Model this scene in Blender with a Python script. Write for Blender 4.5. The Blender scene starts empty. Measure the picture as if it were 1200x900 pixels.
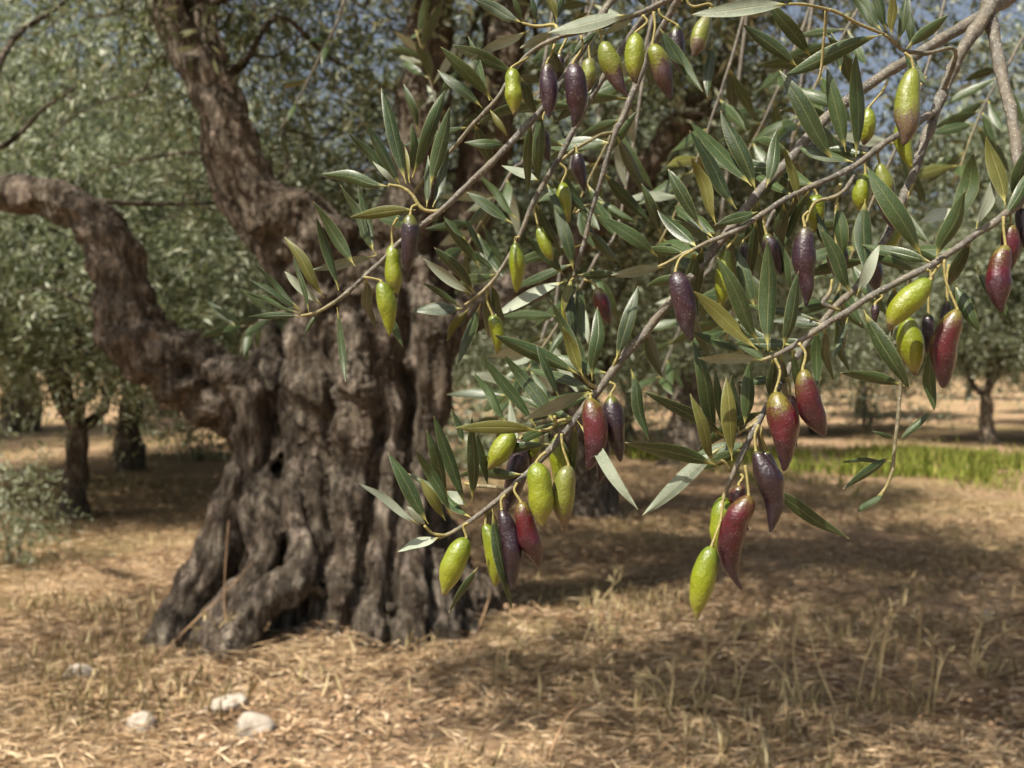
import bpy, math, random
import numpy as np
from mathutils import Vector, Matrix

random.seed(7)
rng = np.random.default_rng(11)
SC = bpy.context.scene
COL = SC.collection

# ------------------------------------------------------------------ camera
CAM_H = 0.95
FPX = 1176.0                      # focal length in photo pixels (1200 wide)
PITCH = math.atan(15.0 / FPX)     # slightly down
cam_d = bpy.data.cameras.new("camera")
cam = bpy.data.objects.new("camera", cam_d)
COL.objects.link(cam)
cam.location = (0, 0, CAM_H)
cam.rotation_euler = (math.pi / 2 - PITCH, 0, 0)
cam_d.sensor_width = 36.0
cam_d.lens = FPX / 1200.0 * 36.0
cam_d.clip_start = 0.02
cam_d.clip_end = 2000.0
cam_d.dof.use_dof = True
cam_d.dof.focus_distance = 0.56
cam_d.dof.aperture_fstop = 13.0
SC.camera = cam

# ------------------------------------------------------------------ world + sun
SUN_EL, SUN_AZ = math.radians(56.0), math.radians(-134.0)   # azimuth measured from +Y towards +X
world = bpy.data.worlds.new("World")
SC.world = world
world.use_nodes = True
wn = world.node_tree.nodes
wl = world.node_tree.links
sky = wn.new("ShaderNodeTexSky")
sky.sky_type = 'NISHITA'
sky.sun_disc = False
sky.sun_elevation = SUN_EL
sky.sun_rotation = SUN_AZ
sky.air_density = 1.0
sky.dust_density = 4.5
sky.ozone_density = 0.6
hs = wn.new("ShaderNodeHueSaturation")          # thin summer haze over the whole sky
hs.inputs["Saturation"].default_value = 0.7
hs.inputs["Value"].default_value = 1.3
wl.new(sky.outputs[0], hs.inputs["Color"])
wl.new(hs.outputs[0], wn["Background"].inputs[0])
wn["Background"].inputs[1].default_value = 0.056
sun_d = bpy.data.lights.new("sun", 'SUN')
sun_d.energy = 5.0
sun_d.angle = math.radians(0.5)
sun_d.color = (1.0, 0.93, 0.82)
sun = bpy.data.objects.new("sun", sun_d)
COL.objects.link(sun)
SUN_DIR = Vector((math.sin(SUN_AZ) * math.cos(SUN_EL), math.cos(SUN_AZ) * math.cos(SUN_EL), math.sin(SUN_EL)))
sun.rotation_euler = SUN_DIR.to_track_quat('Z', 'Y').to_euler()
sun.location = (-4, -4, 8)

SC.view_settings.view_transform = 'Standard'
SC.view_settings.look = 'None'
SC.view_settings.exposure = 0.8
SC.view_settings.gamma = 1.0
SC.render.engine = 'CYCLES'
SC.cycles.max_bounces = 6
SC.cycles.diffuse_bounces = 1
SC.cycles.glossy_bounces = 2
SC.cycles.transmission_bounces = 3
SC.cycles.transparent_max_bounces = 4
SC.cycles.caustics_reflective = False
SC.cycles.caustics_refractive = False
SC.cycles.use_denoising = True

# ------------------------------------------------------------------ helpers
CP, SP = math.cos(PITCH), math.sin(PITCH)


def P(px, py, d):
    """point seen at photo pixel (px,py), d metres ahead of the camera"""
    x = (px - 600.0) / FPX * d
    u = (450.0 - py) / FPX * d
    return Vector((x, d * CP + u * SP, CAM_H - d * SP + u * CP))


def noise3(p, seed=0):
    """vectorised gradient noise, p (n,3) -> (n,) about -1..1"""
    p = np.asarray(p, dtype=np.float64)
    i = np.floor(p).astype(np.int64)
    f = p - i
    u = f * f * f * (f * (f * 6 - 15) + 10)

    def h(ix, iy, iz):
        n = (ix * 374761393 + iy * 668265263 + iz * 2147483647 + seed * 974634777) & 0xFFFFFFFF
        n = ((n ^ (n >> 13)) * 1274126177) & 0xFFFFFFFF
        n = n ^ (n >> 16)
        return n

    def g(ox, oy, oz):
        n = h(i[:, 0] + ox, i[:, 1] + oy, i[:, 2] + oz)
        a = (n & 1023) / 1023.0 * 2 * np.pi
        z = ((n >> 10) & 1023) / 1023.0 * 2 - 1
        r = np.sqrt(np.maximum(0, 1 - z * z))
        return (np.cos(a) * r * (f[:, 0] - ox) + np.sin(a) * r * (f[:, 1] - oy) + z * (f[:, 2] - oz))

    def L(a, b, t):
        return a + (b - a) * t
    x0 = L(L(g(0, 0, 0), g(1, 0, 0), u[:, 0]), L(g(0, 1, 0), g(1, 1, 0), u[:, 0]), u[:, 1])
    x1 = L(L(g(0, 0, 1), g(1, 0, 1), u[:, 0]), L(g(0, 1, 1), g(1, 1, 1), u[:, 0]), u[:, 1])
    return L(x0, x1, u[:, 2]) * 1.5


def fbm(p, oct=4, seed=0, gain=0.5):
    s, a = 0, 1.0
    p = np.asarray(p)
    for k in range(oct):
        s = s + a * noise3(p * (2.03 ** k), seed + k)
        a *= gain
    return s


def ground_z(x, y):
    x = np.asarray(x, dtype=np.float64)
    y = np.asarray(y, dtype=np.float64)
    p = np.stack([x, y, np.zeros_like(x)], -1).reshape(-1, 3)
    z = 0.035 * fbm(p * 0.55, 2, 5) + 0.024 * fbm(p * 2.2, 2, 9)
    near = np.exp(-((p[:, 1] - 4) / 5.0) ** 2)
    z = z + near * (0.018 * fbm(p * 6.0, 2, 21) + 0.006 * noise3(p * 17.0, 33))
    d = np.sqrt(((p[:, 0] + 0.62) / 1.05) ** 2 + ((p[:, 1] - 3.65) / 0.9) ** 2)
    z = z + 0.09 * np.exp(-(d / 0.9) ** 2) * (1 + .5 * noise3(p * np.array([3.5, 2.0, 1]) + 4, 77))                      # the mound of old roots
    ridge = np.abs((p[:, 1] - 3.45) + 0.35 * (p[:, 0] - 0.1))
    z = z + 0.05 * np.exp(-(ridge / 0.12) ** 2) * np.exp(-((p[:, 0] - 0.1) / 0.45) ** 2)
    return z.reshape(x.shape)


def tag(o, label=None, cat=None, group=None, kind=None):
    if label: o['label'] = label
    if cat: o['category'] = cat
    if group: o['group'] = group
    if kind: o['kind'] = kind
    return o


def empty(name, loc):
    o = bpy.data.objects.new(name, None)
    COL.objects.link(o)
    o.location = loc
    o.empty_display_size = 0.05
    return o


def mesh_np(name, V, F, mats, smooth=True, uv=None, mi=None, attr=None):
    """V (n,3); F (m,k) array of equal-size faces, or list of such arrays"""
    me = bpy.data.meshes.new(name)
    V = np.ascontiguousarray(V, dtype=np.float32)
    Fs = F if isinstance(F, list) else [F]
    Fs = [np.asarray(f, dtype=np.int32) for f in Fs if len(f)]
    loops = np.concatenate([f.ravel() for f in Fs])
    tot = np.concatenate([np.full(len(f), f.shape[1], dtype=np.int32) for f in Fs])
    start = np.concatenate([[0], np.cumsum(tot)[:-1]]).astype(np.int32)
    me.vertices.add(len(V)); me.vertices.foreach_set("co", V.ravel())
    me.loops.add(len(loops)); me.loops.foreach_set("vertex_index", loops)
    me.polygons.add(len(tot)); me.polygons.foreach_set("loop_start", start)
    if smooth: me.polygons.foreach_set("use_smooth", np.ones(len(tot), dtype=bool))
    for m in (mats if isinstance(mats, (list, tuple)) else [mats]): me.materials.append(m)
    if mi is not None: me.polygons.foreach_set("material_index", np.asarray(mi, dtype=np.int32))
    if uv is not None:
        l = me.uv_layers.new(name="UVMap")
        l.data.foreach_set("uv", np.asarray(uv, dtype=np.float32)[loops].ravel())
    for k, a in (attr or {}).items():
        at = me.attributes.new(k, 'FLOAT', 'POINT')
        at.data.foreach_set("value", np.asarray(a, dtype=np.float32))
    me.update(calc_edges=True)
    me.validate()
    return me


def obj(name, me, parent=None, loc=None):
    o = bpy.data.objects.new(name, me)
    COL.objects.link(o)
    if parent is not None:
        o.parent = parent
        if loc is None:                       # mesh data is in world space
            o.location = -Vector(parent.location)
    if loc is not None: o.location = loc
    return o


def recentre(o, c):
    """move the origin of a world-space mesh object to c"""
    o.data.transform(Matrix.Translation(-Vector(c)))
    o.location = Vector(o.location) + Vector(c)


def spline(pts, n=6):
    """Catmull-Rom through rows of numbers"""
    a = np.asarray(pts, dtype=np.float64)
    if len(a) < 3:
        t = np.linspace(0, 1, n + 1)[:, None]
        return a[0] + (a[-1] - a[0]) * t
    q = np.vstack([2 * a[0] - a[1], a, 2 * a[-1] - a[-2]])
    out = []
    for i in range(1, len(q) - 2):
        p0, p1, p2, p3 = q[i - 1], q[i], q[i + 1], q[i + 2]
        for t in np.arange(n) / n:
            out.append(0.5 * ((2 * p1) + (-p0 + p2) * t + (2 * p0 - 5 * p1 + 4 * p2 - p3) * t * t + (-p0 + 3 * p1 - 3 * p2 + p3) * t ** 3))
    out.append(q[-2])
    return np.array(out)


def tube(pts, rad, seg=8, wob=0.0, seed=0):
    """returns V, quads (m,4), tris (k,3) ; closed ends"""
    pts = np.asarray(pts, dtype=np.float64)
    n = len(pts)
    rad = np.asarray(rad, dtype=np.float64) * np.ones(n)
    T = np.gradient(pts, axis=0)
    T /= np.linalg.norm(T, axis=1)[:, None] + 1e-12
    up = np.array([0.0, 0, 1]) if abs(T[0][2]) < 0.9 else np.array([1.0, 0, 0])
    N = np.cross(T[0], up); N /= np.linalg.norm(N)
    ang = np.arange(seg) / seg * 2 * np.pi
    V = []
    for i in range(n):
        N = N - T[i] * np.dot(N, T[i]); N /= np.linalg.norm(N) + 1e-12
        B = np.cross(T[i], N)
        r = rad[i] * (1 + (wob * np.sin(ang * 2 + i * 0.9 + seed) if wob else 0))
        r = np.broadcast_to(r, (seg,))
        V.append(pts[i] + (np.cos(ang) * r)[:, None] * N + (np.sin(ang) * r)[:, None] * B)
    V = np.concatenate(V)
    i = np.arange(n - 1)[:, None] * seg
    j = np.arange(seg)[None, :]
    j2 = (j + 1) % seg
    Q = np.stack([i + j, i + j2, i + seg + j2, i + seg + j], -1).reshape(-1, 4)
    V = np.vstack([V, pts[0], pts[-1]])
    c0, c1 = len(V) - 2, len(V) - 1
    k = np.arange(seg); k2 = (k + 1) % seg
    Tt = np.vstack([np.stack([np.full(seg, c0), k2, k], -1), np.stack([np.full(seg, c1), (n - 1) * seg + k, (n - 1) * seg + k2], -1)])
    return V, Q, Tt


class Bag:
    def __init__(self): self.V = []; self.Q = []; self.T = []; self.n = 0; self.A = []
    def add(self, V, Q=None, T=None, a=0.0):
        self.V.append(V)
        if Q is not None and len(Q): self.Q.append(np.asarray(Q) + self.n)
        if T is not None and len(T): self.T.append(np.asarray(T) + self.n)
        self.A.append(np.ones(len(V)) * a)
        self.n += len(V)
    def mesh(self, name, mats, smooth=True, an=None):
        F = []
        if self.Q: F.append(np.concatenate(self.Q))
        if self.T: F.append(np.concatenate(self.T))
        return mesh_np(name, np.concatenate(self.V), F, mats, smooth, attr={an: np.concatenate(self.A)} if an else None)


# ------------------------------------------------------------------ materials
class NT:
    def __init__(self, name):
        self.m = bpy.data.materials.new(name)
        self.m.use_nodes = True
        self.t = self.m.node_tree
        self.b = self.t.nodes["Principled BSDF"]
        self.out = self.t.nodes["Material Output"]
    def n(self, typ, **kw):
        x = self.t.nodes.new(typ)
        for k, v in kw.items(): setattr(x, k, v)
        return x
    def link(self, a, b): self.t.links.new(a, b)
    def val(self, x, s):
        if hasattr(s, 'default_value') or hasattr(s, 'links'): self.link(s, x)
        else: x.default_value = s
    def noise(self, vec, scale, detail=4, rough=0.55, dist=0.0, out=0):
        x = self.n("ShaderNodeTexNoise")
        if vec is not None: self.link(vec, x.inputs["Vector"])
        x.inputs["Scale"].default_value = scale; x.inputs["Detail"].default_value = detail
        x.inputs["Roughness"].default_value = rough; x.inputs["Distortion"].default_value = dist
        return x.outputs[out]
    def ramp(self, f, stops, interp='LINEAR'):
        x = self.n("ShaderNodeValToRGB")
        x.color_ramp.interpolation = interp
        e = x.color_ramp.elements
        while len(e) < len(stops): e.new(0.5)
        for k, (p, c) in enumerate(stops):
            e[k].position = p
            e[k].color = (c, c, c, 1) if isinstance(c, (int, float)) else (*c, 1)
        self.link(f, x.inputs[0])
        return x.outputs[0]
    def mix(self, f, a, b, mode='MIX'):
        x = self.n("ShaderNodeMix", data_type='RGBA', blend_type=mode)
        x.clamp_factor = True
        self.val(x.inputs[0], f)
        for i, s in ((6, a), (7, b)):
            if isinstance(s, tuple): x.inputs[i].default_value = (*s, 1)
            else: self.link(s, x.inputs[i])
        return x.outputs[2]
    def math(self, op, a, b=0.0, c=None, clamp=False):
        x = self.n("ShaderNodeMath", operation=op, use_clamp=clamp)
        self.val(x.inputs[0], a); self.val(x.inputs[1], b)
        if c is not None: self.val(x.inputs[2], c)
        return x.outputs[0]
    def coord(self, which="Object"):
        return self.n("ShaderNodeTexCoord").outputs[which]
    def mapping(self, vec, scale=(1, 1, 1), loc=None):
        x = self.n("ShaderNodeMapping")
        self.link(vec, x.inputs[0])
        x.inputs["Scale"].default_value = scale
        if loc is not None: self.link(loc, x.inputs["Location"])
        return x.outputs[0]
    def bump(self, h, strength=0.5, dist=0.01):
        x = self.n("ShaderNodeBump")
        x.inputs["Strength"].default_value = strength; x.inputs["Distance"].default_value = dist
        self.link(h, x.inputs["Height"]); self.link(x.outputs[0], self.b.inputs["Normal"])
    def done(self, color, rough=0.6, spec=0.4):
        self.val(self.b.inputs["Base Color"], color) if not isinstance(color, tuple) else setattr(self.b.inputs["Base Color"], "default_value", (*color, 1))
        self.val(self.b.inputs["Roughness"], rough)
        self.b.inputs["Specular IOR Level"].default_value = spec
        return self.m


def world_pos(t): return t.n("ShaderNodeNewGeometry").outputs["Position"]


def mat_bark(name, tint=1.0):
    t = NT(name)
    p = world_pos(t)
    st = t.mapping(p, (1, 1, 0.2))
    big = t.noise(p, 5.0, 4, 0.6)
    flake = t.noise(st, 30.0, 6, 0.68, 0.9)
    fine = t.noise(p, 130.0, 4, 0.6)
    crack = t.ramp(t.noise(t.mapping(p, (1, 1, 0.11)), 55.0, 5, 0.7, 0.4), [(0.36, 0.0), (0.5, 1.0)])
    base = t.ramp(flake, [(0.34, (0.055 * tint, 0.043 * tint, 0.030 * tint)), (0.5, (0.17 * tint, 0.142 * tint, 0.105 * tint)), (0.68, (0.42 * tint, 0.365 * tint, 0.29 * tint))])
    tone = t.mix(t.ramp(big, [(0.42, 0.0), (0.62, 1.0)]), base, t.mix(0.5, base, (0.17 * tint, 0.12 * tint, 0.08 * tint)))
    pale_patch = t.ramp(t.noise(t.mapping(p, (1, 1, .5)), 15.0, 6, 0.72), [(0.53, 0.0), (0.62, 1.0)])  # pale patches scattered over the bark by noise
    col = t.mix(t.math('MULTIPLY', pale_patch, 0.8), tone, (0.50 * tint, 0.41 * tint, 0.33 * tint))
    col = t.mix(crack, t.mix(0.5, col, (0.03, 0.022, 0.016)), col)
    h = t.math('ADD', t.math('MULTIPLY', flake, 1.0), t.math('ADD', t.math('MULTIPLY', crack, 0.5), t.math('MULTIPLY', fine, 0.7)))
    t.bump(h, 1.0, 0.035)
    return t.done(col, 0.88, 0.2)


def mat_twig(name):
    """attribute r: 0 = old grey wood .. 1 = young yellow-green shoot"""
    t = NT(name)
    p = t.coord("Object")
    a = t.n("ShaderNodeAttribute", attribute_name="young").outputs["Fac"]
    n1 = t.noise(p, 260.0, 5, 0.65)
    n2 = t.noise(p, 55.0, 3, 0.6)
    old = t.ramp(n1, [(0.3, (0.05, 0.045, 0.038)), (0.55, (0.13, 0.121, 0.102)), (0.75, (0.30, 0.285, 0.25))])
    old = t.mix(t.ramp(n2, [(0.42, 0.0), (0.62, 1.0)]), old, t.mix(0.45, old, (0.17, 0.14, 0.09)))
    yng = t.ramp(n1, [(0.3, (0.19, 0.17, 0.045)), (0.6, (0.33, 0.275, 0.10)), (0.8, (0.36, 0.285, 0.13))])
    dots = t.n("ShaderNodeTexVoronoi"); t.link(p, dots.inputs["Vector"]); dots.inputs["Scale"].default_value = 420
    dd = t.ramp(dots.outputs["Distance"], [(0.12, 1.0), (0.24, 0.0)])
    col = t.mix(a, old, yng)
    col = t.mix(t.math('MULTIPLY', dd, 0.55), col, (0.55, 0.5, 0.42))
    t.bump(t.math('ADD', n1, t.math('MULTIPLY', dd, 0.6)), 0.55, 0.0012)
    return t.done(col, 0.7, 0.3)


def mat_leaf(name, c0, c1, rib, rough=0.42, spec=0.5, speck=0.25, transl=None):
    t = NT(name)
    oi = t.n("ShaderNodeObjectInfo").outputs["Random"]
    uvs = t.n("ShaderNodeSeparateXYZ"); t.link(t.coord("UV"), uvs.inputs[0])
    u, v = uvs.outputs[0], uvs.outputs[1]
    p = t.coord("Object")
    off = t.n("ShaderNodeCombineXYZ"); t.link(t.math('MULTIPLY', oi, 37.0), off.inputs[0])
    pm = t.mapping(p, (1, 1, 1), off.outputs[0])
    n1 = t.noise(pm, 90.0, 4, 0.6)
    n2 = t.noise(pm, 900.0, 3, 0.6)
    col = t.mix(oi, c0, c1)
    col = t.mix(t.ramp(n1, [(0.35, 0.0), (0.7, 0.55)]), col, t.mix(0.5, col, tuple(min(1, x * 1.9 + 0.01) for x in c1)))
    col = t.mix(t.ramp(n2, [(0.55, 0.0), (0.75, speck)]), col, (0.42, 0.45, 0.38))
    # side veins, thin
    du = t.math('ABSOLUTE', t.math('SUBTRACT', u, 0.5))
    w = t.n("ShaderNodeTexWave", wave_type='BANDS', bands_direction='X')
    w.inputs["Scale"].default_value = 7.5; w.inputs["Distortion"].default_value = 1.2; w.inputs["Detail"].default_value = 2
    cv = t.n("ShaderNodeCombineXYZ"); t.link(t.math('SUBTRACT', v, t.math('MULTIPLY', du, 0.22)), cv.inputs[0]); t.link(t.math('MULTIPLY', u, 0.05), cv.inputs[1])
    t.link(cv.outputs[0], w.inputs["Vector"])
    vein = t.ramp(w.outputs[1], [(0.86, 0.0), (1.0, 1.0)])
    col = t.mix(t.math('MULTIPLY', vein, 0.16), col, rib)
    ribw = t.ramp(du, [(0.022, 1.0), (0.05, 0.0)])
    pet = t.ramp(v, [(0.07, 1.0), (0.16, 0.0)])
    edge = t.ramp(du, [(0.455, 0.0), (0.5, 0.55)])
    tipb = t.ramp(v, [(0.965, 0.0), (0.995, 0.8)])
    col = t.mix(t.math('MULTIPLY', ribw, 0.42), col, rib)
    col = t.mix(edge, col, (0.30, 0.30, 0.13))
    col = t.mix(tipb, col, (0.34, 0.24, 0.10))
    col = t.mix(pet, col, (0.34, 0.31, 0.09))
    t.bump(t.math('ADD', t.math('MULTIPLY', n2, 0.5), t.math('ADD', t.math('MULTIPLY', ribw, -0.8), t.math('MULTIPLY', vein, 0.25))), 0.35, 0.0008)
    m = t.done(col, rough, spec)
    if transl:
        tr = t.n("ShaderNodeBsdfTranslucent"); t.link(t.mix(0.5, col, (0.2, 0.24, 0.05)), tr.inputs[0])
        ms = t.n("ShaderNodeMixShader"); ms.inputs[0].default_value = transl
        t.link(t.b.outputs[0], ms.inputs[1]); t.link(tr.outputs[0], ms.inputs[2]); t.link(ms.outputs[0], t.out.inputs[0])
    return m


def mat_crown(name, dark, lite, pale, transl=0.28):
    t = NT(name)
    r = t.n("ShaderNodeNewGeometry").outputs["Random Per Island"]
    col = t.ramp(r, [(0.0, dark), (0.38, dark), (0.5, lite), (0.64, lite), (0.72, pale), (0.97, pale), (1.0, (0.17, 0.14, 0.04))])
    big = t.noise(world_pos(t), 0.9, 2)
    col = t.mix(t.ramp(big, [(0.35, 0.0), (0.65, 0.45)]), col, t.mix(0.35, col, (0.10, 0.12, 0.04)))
    t.done(col, 0.5, 0.45)
    tr = t.n("ShaderNodeBsdfTranslucent"); t.link(t.mix(0.6, col, (0.26, 0.32, 0.13)), tr.inputs[0])
    ms = t.n("ShaderNodeMixShader"); ms.inputs[0].default_value = transl
    t.link(t.b.outputs[0], ms.inputs[1]); t.link(tr.outputs[0], ms.inputs[2]); t.link(ms.outputs[0], t.out.inputs[0])
    return t.m


def mat_litter(name, stops, rough=0.75, transl=0.0):
    t = NT(name)
    r = t.n("ShaderNodeNewGeometry").outputs["Random Per Island"]
    col = t.ramp(r, stops)
    col = t.mix(t.ramp(t.noise(world_pos(t), 1.3, 3), [(0.35, 0.0), (0.7, 0.5)]), col, t.mix(0.35, col, (0.20, 0.12, 0.06)))
    t.done(col, rough, 0.25)
    return t.m


def mat_ground():
    t = NT("dry_earth")
    p = world_pos(t)
    a = t.noise(p, 2.2, 5, 0.6)
    b = t.noise(t.mapping(p, (1, 2.2, 1)), 26.0, 6, 0.68, 0.8)
    c = t.noise(p, 95.0, 4, 0.65)
    col = t.ramp(b, [(0.3, (0.21, 0.13, 0.075)), (0.47, (0.42, 0.28, 0.165)), (0.65, (0.61, 0.44, 0.28))])
    col = t.mix(t.ramp(a, [(0.38, 0.0), (0.65, 0.75)]), col, t.mix(0.55, col, (0.24, 0.15, 0.085)))
    col = t.mix(t.ramp(c, [(0.55, 0.0), (0.75, 0.6)]), col, (0.62, 0.47, 0.3))
    col = t.mix(t.ramp(t.noise(p, 0.45, 4), [(0.47, 0.0), (0.62, 0.65)]), col, (0.23, 0.19, 0.075))
    t.bump(t.math('ADD', b, t.math('MULTIPLY', c, 0.6)), 0.9, 0.03)
    return t.done(col, 0.95, 0.1)


def mat_stone():
    t = NT("pale_limestone")
    p = t.coord("Object")
    a = t.noise(p, 22.0, 6, 0.65)
    b = t.noise(p, 120.0, 4, 0.6)
    col = t.ramp(a, [(0.3, (0.20, 0.165, 0.125)), (0.5, (0.40, 0.35, 0.285)), (0.7, (0.55, 0.50, 0.43))])
    col = t.mix(t.ramp(b, [(0.55, 0.0), (0.75, 0.5)]), col, (0.25, 0.2, 0.14))
    t.bump(t.math('ADD', a, t.math('MULTIPLY', b, 0.4)), 0.6, 0.012)
    return t.done(col, 0.85, 0.25)


def mat_olive(name, stops, amp, bloom, bloom_col=(0.34, 0.33, 0.40), dots=0.5, nscale=120.0, rough=0.30):
    """stops along t (0 = stalk end, 1 = tip), broken up by mottling of strength amp"""
    t = NT(name)
    p = t.coord("Object")
    oi = t.n("ShaderNodeObjectInfo").outputs["Random"]
    off = t.n("ShaderNodeCombineXYZ"); t.link(t.math('MULTIPLY', oi, 31.0), off.inputs[1])
    pm = t.mapping(p, (1, 1, 1), off.outputs[0])
    a = t.n("ShaderNodeAttribute", attribute_name="along").outputs["Fac"]
    n0 = t.noise(pm, nscale, 5, 0.62, 0.4)
    n1 = t.noise(pm, 620.0, 4, 0.6)
    f = t.math('ADD', a, t.math('MULTIPLY', t.math('SUBTRACT', n0, 0.5), amp), clamp=True)
    f = t.math('ADD', f, t.math('MULTIPLY', t.math('SUBTRACT', n1, 0.5), amp * 0.35), clamp=True)
    f = t.math('ADD', f, t.math('MULTIPLY', t.math('SUBTRACT', oi, 0.5), 0.18), clamp=True)
    col = t.ramp(f, stops)
    v = t.n("ShaderNodeTexVoronoi"); t.link(pm, v.inputs["Vector"]); v.inputs["Scale"].default_value = 900
    dd = t.ramp(v.outputs["Distance"], [(0.10, 1.0), (0.26, 0.0)])
    sel = t.ramp(t.noise(pm, 240.0, 2), [(0.4, 0.0), (0.6, 1.0)])
    col = t.mix(t.math('MULTIPLY', t.math('MULTIPLY', dd, sel), dots), col, (0.55, 0.47, 0.40))
    bl = t.ramp(t.noise(pm, 75.0, 5, 0.7, 0.7), [(0.42, 0.0), (0.66, 1.0)])
    tipb = t.math('MULTIPLY', t.ramp(a, [(0.55, 0.35), (0.95, 1.0)]), bloom)
    blf = t.math('MULTIPLY', bl, tipb)
    col = t.mix(blf, col, bloom_col)
    t.b.inputs["Coat Weight"].default_value = 0.35
    t.b.inputs["Coat Roughness"].default_value = 0.13
    t.b.inputs["Subsurface Weight"].default_value = 0.0
    r = t.math('ADD', t.math('MULTIPLY', blf, 0.4), t.math('ADD', rough, t.math('MULTIPLY', n1, 0.16)))
    t.bump(t.math('ADD', t.math('MULTIPLY', n0, 1.6), t.math('ADD', t.math('MULTIPLY', n1, 0.6), t.math('MULTIPLY', dd, 0.12))), 0.5, 0.0014)
    return t.done(col, r, 0.5)


M_BARK = mat_bark("olive_bark")
M_BARKF = mat_bark("olive_bark_young", 0.8)
M_TWIG = mat_twig("twig_bark")
M_LU = mat_leaf("leaf_upper", (0.013, 0.026, 0.007), (0.034, 0.058, 0.016), (0.16, 0.175, 0.07), 0.37, 0.45, 0.15)
M_LY = mat_leaf("leaf_upper_yellowing", (0.06, 0.068, 0.012), (0.095, 0.092, 0.018), (0.24, 0.21, 0.07), 0.46, .33, .15)
M_LL = mat_leaf("leaf_underside", (0.17, 0.20, 0.145), (0.24, 0.27, 0.205), (0.34, 0.33, 0.2), 0.6, 0.3, 0.5)
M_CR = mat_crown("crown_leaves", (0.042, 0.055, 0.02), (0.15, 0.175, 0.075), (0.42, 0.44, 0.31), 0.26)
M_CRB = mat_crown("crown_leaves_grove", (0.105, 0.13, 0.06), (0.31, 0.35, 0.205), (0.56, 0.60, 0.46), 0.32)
M_STONE = mat_stone()
M_EARTH = mat_ground()
M_STRAW = mat_litter("straw", [(0.0, (0.22, 0.14, 0.078)), (0.35, (0.50, 0.35, 0.20)), (0.7, (0.70, 0.525, 0.32)), (1.0, (0.82, 0.66, 0.44))])
M_DRYLEAF = mat_litter("dry_leaves", [(0.0, (0.09, 0.05, 0.027)), (0.4, (0.25, 0.15, 0.078)), (0.75, (0.46, 0.305, 0.175)), (1.0, (0.66, 0.52, 0.37))])
M_STALK = mat_litter("dry_grass_stalk", [(0.0, (0.34, 0.27, 0.12)), (0.5, (0.54, 0.43, 0.22)), (1.0, (0.70, 0.58, 0.34))])
M_GRASS = mat_litter("green_grass", [(0.0, (0.11, 0.17, 0.015)), (0.5, (0.21, 0.26, 0.03)), (1.0, (0.38, 0.35, 0.10))])
GRN, GRN2 = (0.165, 0.20, 0.003), (0.10, 0.14, 0.004)
OL = {
    'G': mat_olive("olive_skin_green", [(0.0, GRN2), (0.35, GRN), (0.8, (0.175, 0.19, 0.006)), (0.96, (0.16, 0.135, 0.03)), (1.0, (0.06, 0.04, 0.02))], 0.6, 0.10, (0.42, 0.40, 0.25), 0.35),
    'M': mat_olive("olive_skin_turning", [(0.0, (0.12, 0.15, 0.008)), (0.32, (0.14, 0.15, 0.010)), (0.48, (0.065, 0.030, 0.022)), (0.95, (0.022, 0.006, 0.013))], 0.8, 0.30, (0.16, 0.13, 0.15), 0.4, 80.0),
    'B': mat_olive("olive_skin_blushed", [(0.0, (0.12, 0.12, 0.035)), (0.3, (0.15, 0.175, 0.008)), (0.58, (0.15, 0.17, 0.010)), (0.74, (0.12, 0.085, 0.04)), (1.0, (0.06, 0.035, 0.03))], 1.1, 0.35, (0.20, 0.16, 0.15), 0.4, 80.0),
    'V': mat_olive("olive_skin_violet", [(0.0, (0.05, 0.04, 0.012)), (0.10, (0.020, 0.006, 0.010)), (0.6, (0.024, 0.0035, 0.009)), (0.97, (0.012, 0.005, 0.011))], 0.6, 0.42, (0.105, 0.085, 0.12), 0.4, 80.0, 0.28),
    'R': mat_olive("olive_skin_crimson", [(0.0, (0.13, 0.11, 0.012)), (0.12, (0.07, 0.025, 0.008)), (0.30, (0.075, 0.003, 0.008)), (0.6, (0.030, 0.002, 0.006)), (1.0, (0.012, 0.003, 0.007))], 0.95, 0.24, (0.10, 0.06, 0.085), 0.3, 70.0, 0.26),
    'D': mat_olive("olive_skin_dark", [(0.0, (0.08, 0.09, 0.012)), (0.09, (0.018, 0.007, 0.010)), (0.6, (0.014, 0.0035, 0.007)), (1.0, (0.008, 0.004, 0.008))], 0.4, 0.28, (0.085, 0.075, 0.10), 0.2, 90.0, 0.25),
}

# ------------------------------------------------------------------ ground (one sheet to the horizon)
def axis(fine0, fine1, step, far, growth=1.16):
    a = list(np.arange(fine0, fine1 + 1e-6, step))
    s, lo = step, fine0
    while lo > -far: s *= growth; lo -= s; a.insert(0, lo)
    s, hi = step, fine1
    while hi < far: s *= growth; hi += s; a.append(hi)
    return np.array(a)

gx, gy = axis(-3.2, 3.4, 0.028, 700), axis(1.6, 6.2, 0.028, 900)
GX, GY = np.meshgrid(gx, gy)
GZ = ground_z(GX, GY)
nx, ny = len(gx), len(gy)
idx = np.arange(nx * ny).reshape(ny, nx)
gq = np.stack([idx[:-1, :-1], idx[:-1, 1:], idx[1:, 1:], idx[1:, :-1]], -1).reshape(-1, 4)
ground = obj("ground", mesh_np("ground", np.stack([GX, GY, GZ], -1).reshape(-1, 3), gq, M_EARTH))
tag(ground, kind='structure', label='dry straw covered earth of the olive grove')

# ------------------------------------------------------------------ the old tree in the middle ground
TREE_D = 3.6


def TP(px, py, dd=0.0):
    return np.array(P(px, py, TREE_D + dd))


MPX = TREE_D / FPX
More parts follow.
